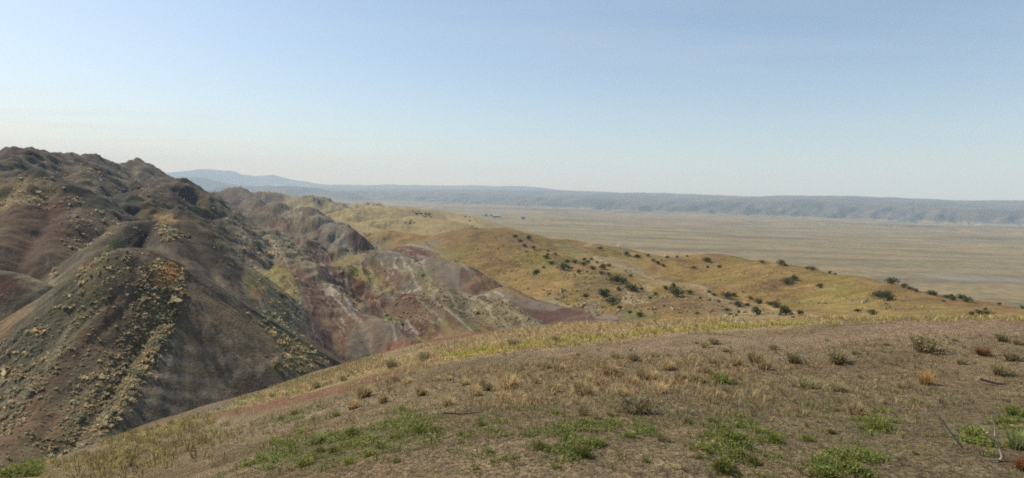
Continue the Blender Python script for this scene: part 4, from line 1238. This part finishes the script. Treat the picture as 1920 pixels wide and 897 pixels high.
def cover(name, proto, P2, size, cols, mat, sink=.02, zs=1.0):
    """copies of small prototypes joined into one uncountable mass"""
    n = len(P2)
    if not n: return
    x, y = P2[:, 0], P2[:, 1]
    z = height(x, y)
    k = G.integers(0, len(proto), n); th = G.uniform(0, 6.28, n)
    Vs, Ts, Cs = [], [], []; o = 0
    for j, (v, t, c) in enumerate(proto):
        s = np.nonzero(k == j)[0]
        if not len(s): continue
        ct, sn = np.cos(th[s])[:, None], np.sin(th[s])[:, None]
        sz = size[s][:, None]
        X = (v[None, :, 0] * ct - v[None, :, 1] * sn) * sz + x[s][:, None]
        Y = (v[None, :, 0] * sn + v[None, :, 1] * ct) * sz + y[s][:, None]
        Z = v[None, :, 2] * sz * zs + (z[s] - sink * size[s])[:, None]
        Vs.append(np.stack([X, Y, Z], -1).reshape(-1, 3))
        Ts.append((t[None] + (np.arange(len(s)) * len(v))[:, None, None]).reshape(-1, 3) + o)
        Cs.append((c[None, :, None] * cols[s][:, None, :]).reshape(-1, 3)); o += len(s) * len(v)
    me = tri_mesh(name, np.concatenate(Vs), np.concatenate(Ts), np.concatenate(Cs), mat)
    ob = bpy.data.objects.new(name, me); ob["kind"] = "stuff"
    scene.collection.objects.link(ob)
    return ob

def pick(n, pal, g, jit=.18):
    pal = np.array(pal, float)
    return pal[g.integers(0, len(pal), n)] * g.uniform(1 - jit, 1 + jit, (n, 1))

lowtuft = []
for _ in range(5):
    p, d = clump_points(9, G, 3, .6); p *= np.array([.95, .95, .62])
    lowtuft.append(join([leaves(p, d, .26, G), blades(5, G, .5, .6, .06)]))
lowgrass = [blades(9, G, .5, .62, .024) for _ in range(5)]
lowweed = []
for _ in range(5):
    a = G.uniform(0, 6.28, 12); q = np.sqrt(G.uniform(0, 1, 12)) * .45
    c = np.stack([np.cos(a) * q, np.sin(a) * q, G.uniform(.03, .28, 12)], 1)
    lowweed.append(join([leaves(c, np.tile([0, 0, 1.], (12, 1)), .085, G), blades(4, G, .4, .5, .03)]))
SAGES = [(.42, .37, .23), (.34, .33, .21), (.48, .40, .24), (.28, .27, .17), (.52, .40, .22)]

# scrub on the clay hills
pts, sz = [], []
for poly, n, s in (([(300, 520), (340, 540), (305, 640), (255, 720), (195, 805), (100, 880), (30, 880), (110, 790), (190, 690), (250, 600), (270, 550)], 2300, .42),
                   ([(240, 470), (330, 520), (200, 800), (60, 880), (0, 860), (0, 650), (150, 520)], 900, .4),
                   ([(345, 505), (335, 560), (285, 690), (200, 810), (180, 800), (265, 680), (318, 560)], 420, .65),
                   ([(150, 500), (230, 468), (240, 500), (190, 570), (130, 610)], 420, .6),
                   ([(0, 640), (90, 590), (60, 700), (0, 760)], 200, .6),
                   ([(0, 770), (60, 700), (130, 630), (110, 680), (40, 790), (0, 840)], 240, .55),
                   ([(270, 500), (300, 490), (300, 520), (270, 560), (250, 580)], 160, .5),
                   ([(470, 592), (560, 640), (612, 672), (570, 700), (500, 695), (540, 660)], 330, .6),
                   ([(300, 420), (345, 440), (320, 465), (290, 440)], 160, .8),
                   ([(120, 400), (230, 395), (240, 415), (180, 470), (130, 500)], 350, .9),
                   ([(0, 350), (90, 335), (150, 390), (100, 400), (0, 400)], 260, .8),
                   ([(480, 520), (555, 520), (560, 640), (500, 620), (480, 590)], 420, .7),
                   ([(720, 590), (800, 575), (830, 610), (790, 625)], 200, .7),
                   ([(870, 560), (960, 565), (1010, 606), (920, 615)], 330, .8),
                   ([(640, 500), (690, 495), (740, 545), (690, 540)], 160, .8),
                   ([(600, 545), (700, 545), (760, 555), (700, 570), (660, 570)], 160, .8),
                   ([(440, 400), (560, 400), (580, 460), (470, 460)], 330, 1.1),
                   ([(40, 290), (280, 320), (370, 380), (250, 400), (100, 330)], 700, 1.2),
                   ([(1060, 512), (1200, 540), (1400, 582), (1480, 595), (1200, 592), (1100, 570)], 900, .75),
                   ([(860, 440), (960, 440), (1060, 480), (1150, 530), (1060, 520), (940, 480)], 750, .75),
                   ([(560, 400), (700, 440), (790, 470), (700, 470), (600, 460)], 260, 1.3),
                   ([(430, 420), (520, 440), (560, 500), (480, 500)], 260, 1.0),
                   ([(640, 540), (760, 555), (880, 560), (900, 600), (780, 590)], 260, .7),
                   ([(800, 500), (850, 540), (830, 550), (780, 520)], 120, .8),
                   ([(820, 470), (960, 480), (1060, 530), (1000, 550), (900, 520)], 420, .8),
                   ([(1150, 480), (1500, 510), (1800, 570), (1700, 590), (1400, 560), (1250, 510)], 500, .7),
                   ([(380, 400), (450, 410), (480, 520), (400, 470)], 240, .8),
                   ([(1000, 545), (1080, 550), (1170, 590), (1100, 585)], 160, 1.1)):
    q = fill(poly, n, G, 52); pts.append(q); sz.append(s * G.lognormal(-.38, .5, len(q)))
P2 = np.concatenate(pts); S = np.concatenate(sz); CC = pick(len(P2), SAGES, G)
for poly, n in (([(292, 510), (318, 492), (345, 510), (338, 530), (312, 544), (290, 532)], 260), ([(140, 512), (155, 496), (174, 500), (160, 516)], 60), ([(290, 403), (325, 400), (333, 418), (302, 419)], 90)):
    q = fill(poly, n, G, 52); P2 = np.concatenate([P2, q]); S = np.concatenate([S, .45 * G.lognormal(-.2, .35, len(q))])
    CC = np.concatenate([CC, pick(len(q), [(.62, .40, .17), (.55, .36, .16), (.48, .34, .16)], G)])
cover("scrub", lowtuft, P2, S, CC, P_MIXED)

# dry grass along the near crest and between the tufts
pts, sz, cl = [], [], []
for poly, n, s, pal in (([(560, 735), (660, 690), (850, 642), (1000, 617), (1500, 600), (1560, 604), (1500, 612), (1200, 636), (1000, 653), (850, 675), (700, 700)], 2200, .28, [(.72, .54, .27), (.66, .50, .26), (.58, .46, .22), (.42, .37, .18)]),
                        ([(850, 672), (960, 656), (1080, 643), (1200, 628), (1350, 616), (1500, 610), (1500, 604), (1350, 610), (1080, 634), (960, 647), (850, 662)], 900, .22, [(.62, .56, .14), (.52, .50, .13)]),
                        ([(410, 770), (560, 712), (700, 668), (720, 680), (640, 710), (560, 738)], 700, .26, [(.42, .38, .16), (.48, .38, .19)]),
                        ([(1500, 604), (1700, 598), (1900, 597), (1900, 602), (1600, 610)], 260, .26, [(.68, .54, .22), (.58, .48, .2)]),
                        ([(60, 888), (230, 816), (390, 776), (420, 800), (330, 860), (260, 893)], 1300, .26, [(.44, .38, .14), (.38, .31, .16), (.32, .25, .13)]),
                        ([(420, 800), (700, 720), (900, 690), (1300, 660), (1900, 640), (1900, 760), (1200, 770), (700, 780), (500, 830)], 2600, .15, [(.50, .39, .21), (.36, .30, .16), (.28, .23, .13)]),
                        ([(560, 860), (900, 760), (1400, 740), (1900, 720), (1919, 890), (700, 893)], 2600, .075, [(.46, .36, .21), (.30, .28, .13), (.24, .21, .11)]),
                        ([(900, 690), (1300, 670), (1500, 690), (1300, 740), (950, 760)], 1200, .2, [(.56, .42, .22), (.48, .36, .2)])):
    q = fill(poly, n, G, 0, 31); pts.append(q); sz.append(s * G.uniform(.5, 1.3, len(q))); cl.append(pick(len(q), pal, G))
cover("dry_grass", lowgrass, np.concatenate(pts), np.concatenate(sz), np.concatenate(cl), P_MIXED)

# low green weeds
pts, sz = [], []
for poly, n, s in (([(460, 880), (520, 825), (640, 812), (700, 800), (740, 765), (830, 790), (820, 815), (720, 850), (600, 885)], 470, .12), ([(1000, 860), (1020, 800), (1100, 792), (1210, 800), (1190, 840), (1100, 865)], 240, .11),
                   ([(1310, 895), (1330, 800), (1400, 785), (1460, 830), (1430, 892)], 280, .10), ([(1500, 890), (1560, 850), (1640, 850), (1650, 893)], 260, .10), ([(1600, 790), (1660, 770), (1690, 810), (1640, 820)], 120, .10),
                   ([(1780, 840), (1850, 800), (1919, 770), (1919, 850), (1850, 850)], 260, .10), ([(860, 800), (940, 780), (960, 870), (880, 885)], 90, .09), ([(480, 790), (560, 770), (620, 760), (600, 790), (520, 810)], 160, .14),
                   ([(500, 820), (1900, 700), (1900, 890), (700, 892)], 700, .08), ([(0, 895), (40, 880), (70, 872), (60, 893)], 260, .2)):
    q = fill(poly, n, G, 0, 31, .35); pts.append(q); sz.append(s * G.uniform(.6, 1.5, len(q)))
P2 = np.concatenate(pts)
cover("green_weeds", lowweed, P2, np.concatenate(sz), pick(len(P2), [(.19, .23, .065), (.16, .20, .055), (.27, .26, .09)], G), P_MIXED)

# clods and pebbles of the bare soil
clod = []
for _ in range(6):
    v = np.array([(1, 0, 0), (-1, 0, 0), (0, 1, 0), (0, -1, 0), (0, 0, 1), (0, 0, -1)], float) * G.uniform(.6, 1.1, (6, 1)) + G.normal(0, .15, (6, 3))
    v[:, 2] = v[:, 2] * .6
    clod.append((v * .5, np.array([(0, 2, 4), (2, 1, 4), (1, 3, 4), (3, 0, 4), (2, 0, 5), (1, 2, 5), (3, 1, 5), (0, 3, 5)]), np.ones(6)))
rr = np.sqrt(G.uniform(2.6 ** 2, 13 ** 2, 60000)) ; keep = G.uniform(0, 1, 60000) < np.clip((4.5 / rr) ** 1.2, 0, 1)
rr = rr[keep][:17000]; aa = G.uniform(-.82, .82, len(rr))
P2 = np.stack([rr * np.sin(aa), rr * np.cos(aa)], 1)
cover("soil_clods", clod, P2, G.lognormal(-3.75, .5, len(P2)), pick(len(P2), [(.23, .175, .115), (.19, .14, .09), (.27, .215, .15)], G, .2), P_MIXED, sink=.1)


# ------------------------------------------------------------------ haze
hb = bpy.data.meshes.new("haze")
X, Yb, Yt, zb, zt = 17000., -400., 18500., -110., 900.
vs = [(a, b, c) for a in (-X, X) for b in (Yb, Yt) for c in (zb, zt)]
hb.from_pydata(vs, [], [(0, 1, 3, 2), (4, 6, 7, 5), (0, 4, 5, 1), (2, 3, 7, 6), (0, 2, 6, 4), (1, 5, 7, 3)])
hz = bpy.data.objects.new("haze", hb)
hz["kind"] = "stuff"
scene.collection.objects.link(hz)
hm = bpy.data.materials.new("haze_air")
hm.use_nodes = True
hm.node_tree.nodes.clear()
ho = hm.node_tree.nodes.new("ShaderNodeOutputMaterial")
pv = hm.node_tree.nodes.new("ShaderNodeVolumePrincipled")
pv.inputs["Color"].default_value = (.55, .77, 1.0, 1)
pv.inputs["Absorption Color"].default_value = (.68, .84, 1, 1)
pv.inputs["Density"].default_value = 0.00012
pv.inputs["Anisotropy"].default_value = 0.0
hm.node_tree.links.new(pv.outputs[0], ho.inputs["Volume"])
hb.materials.append(hm)
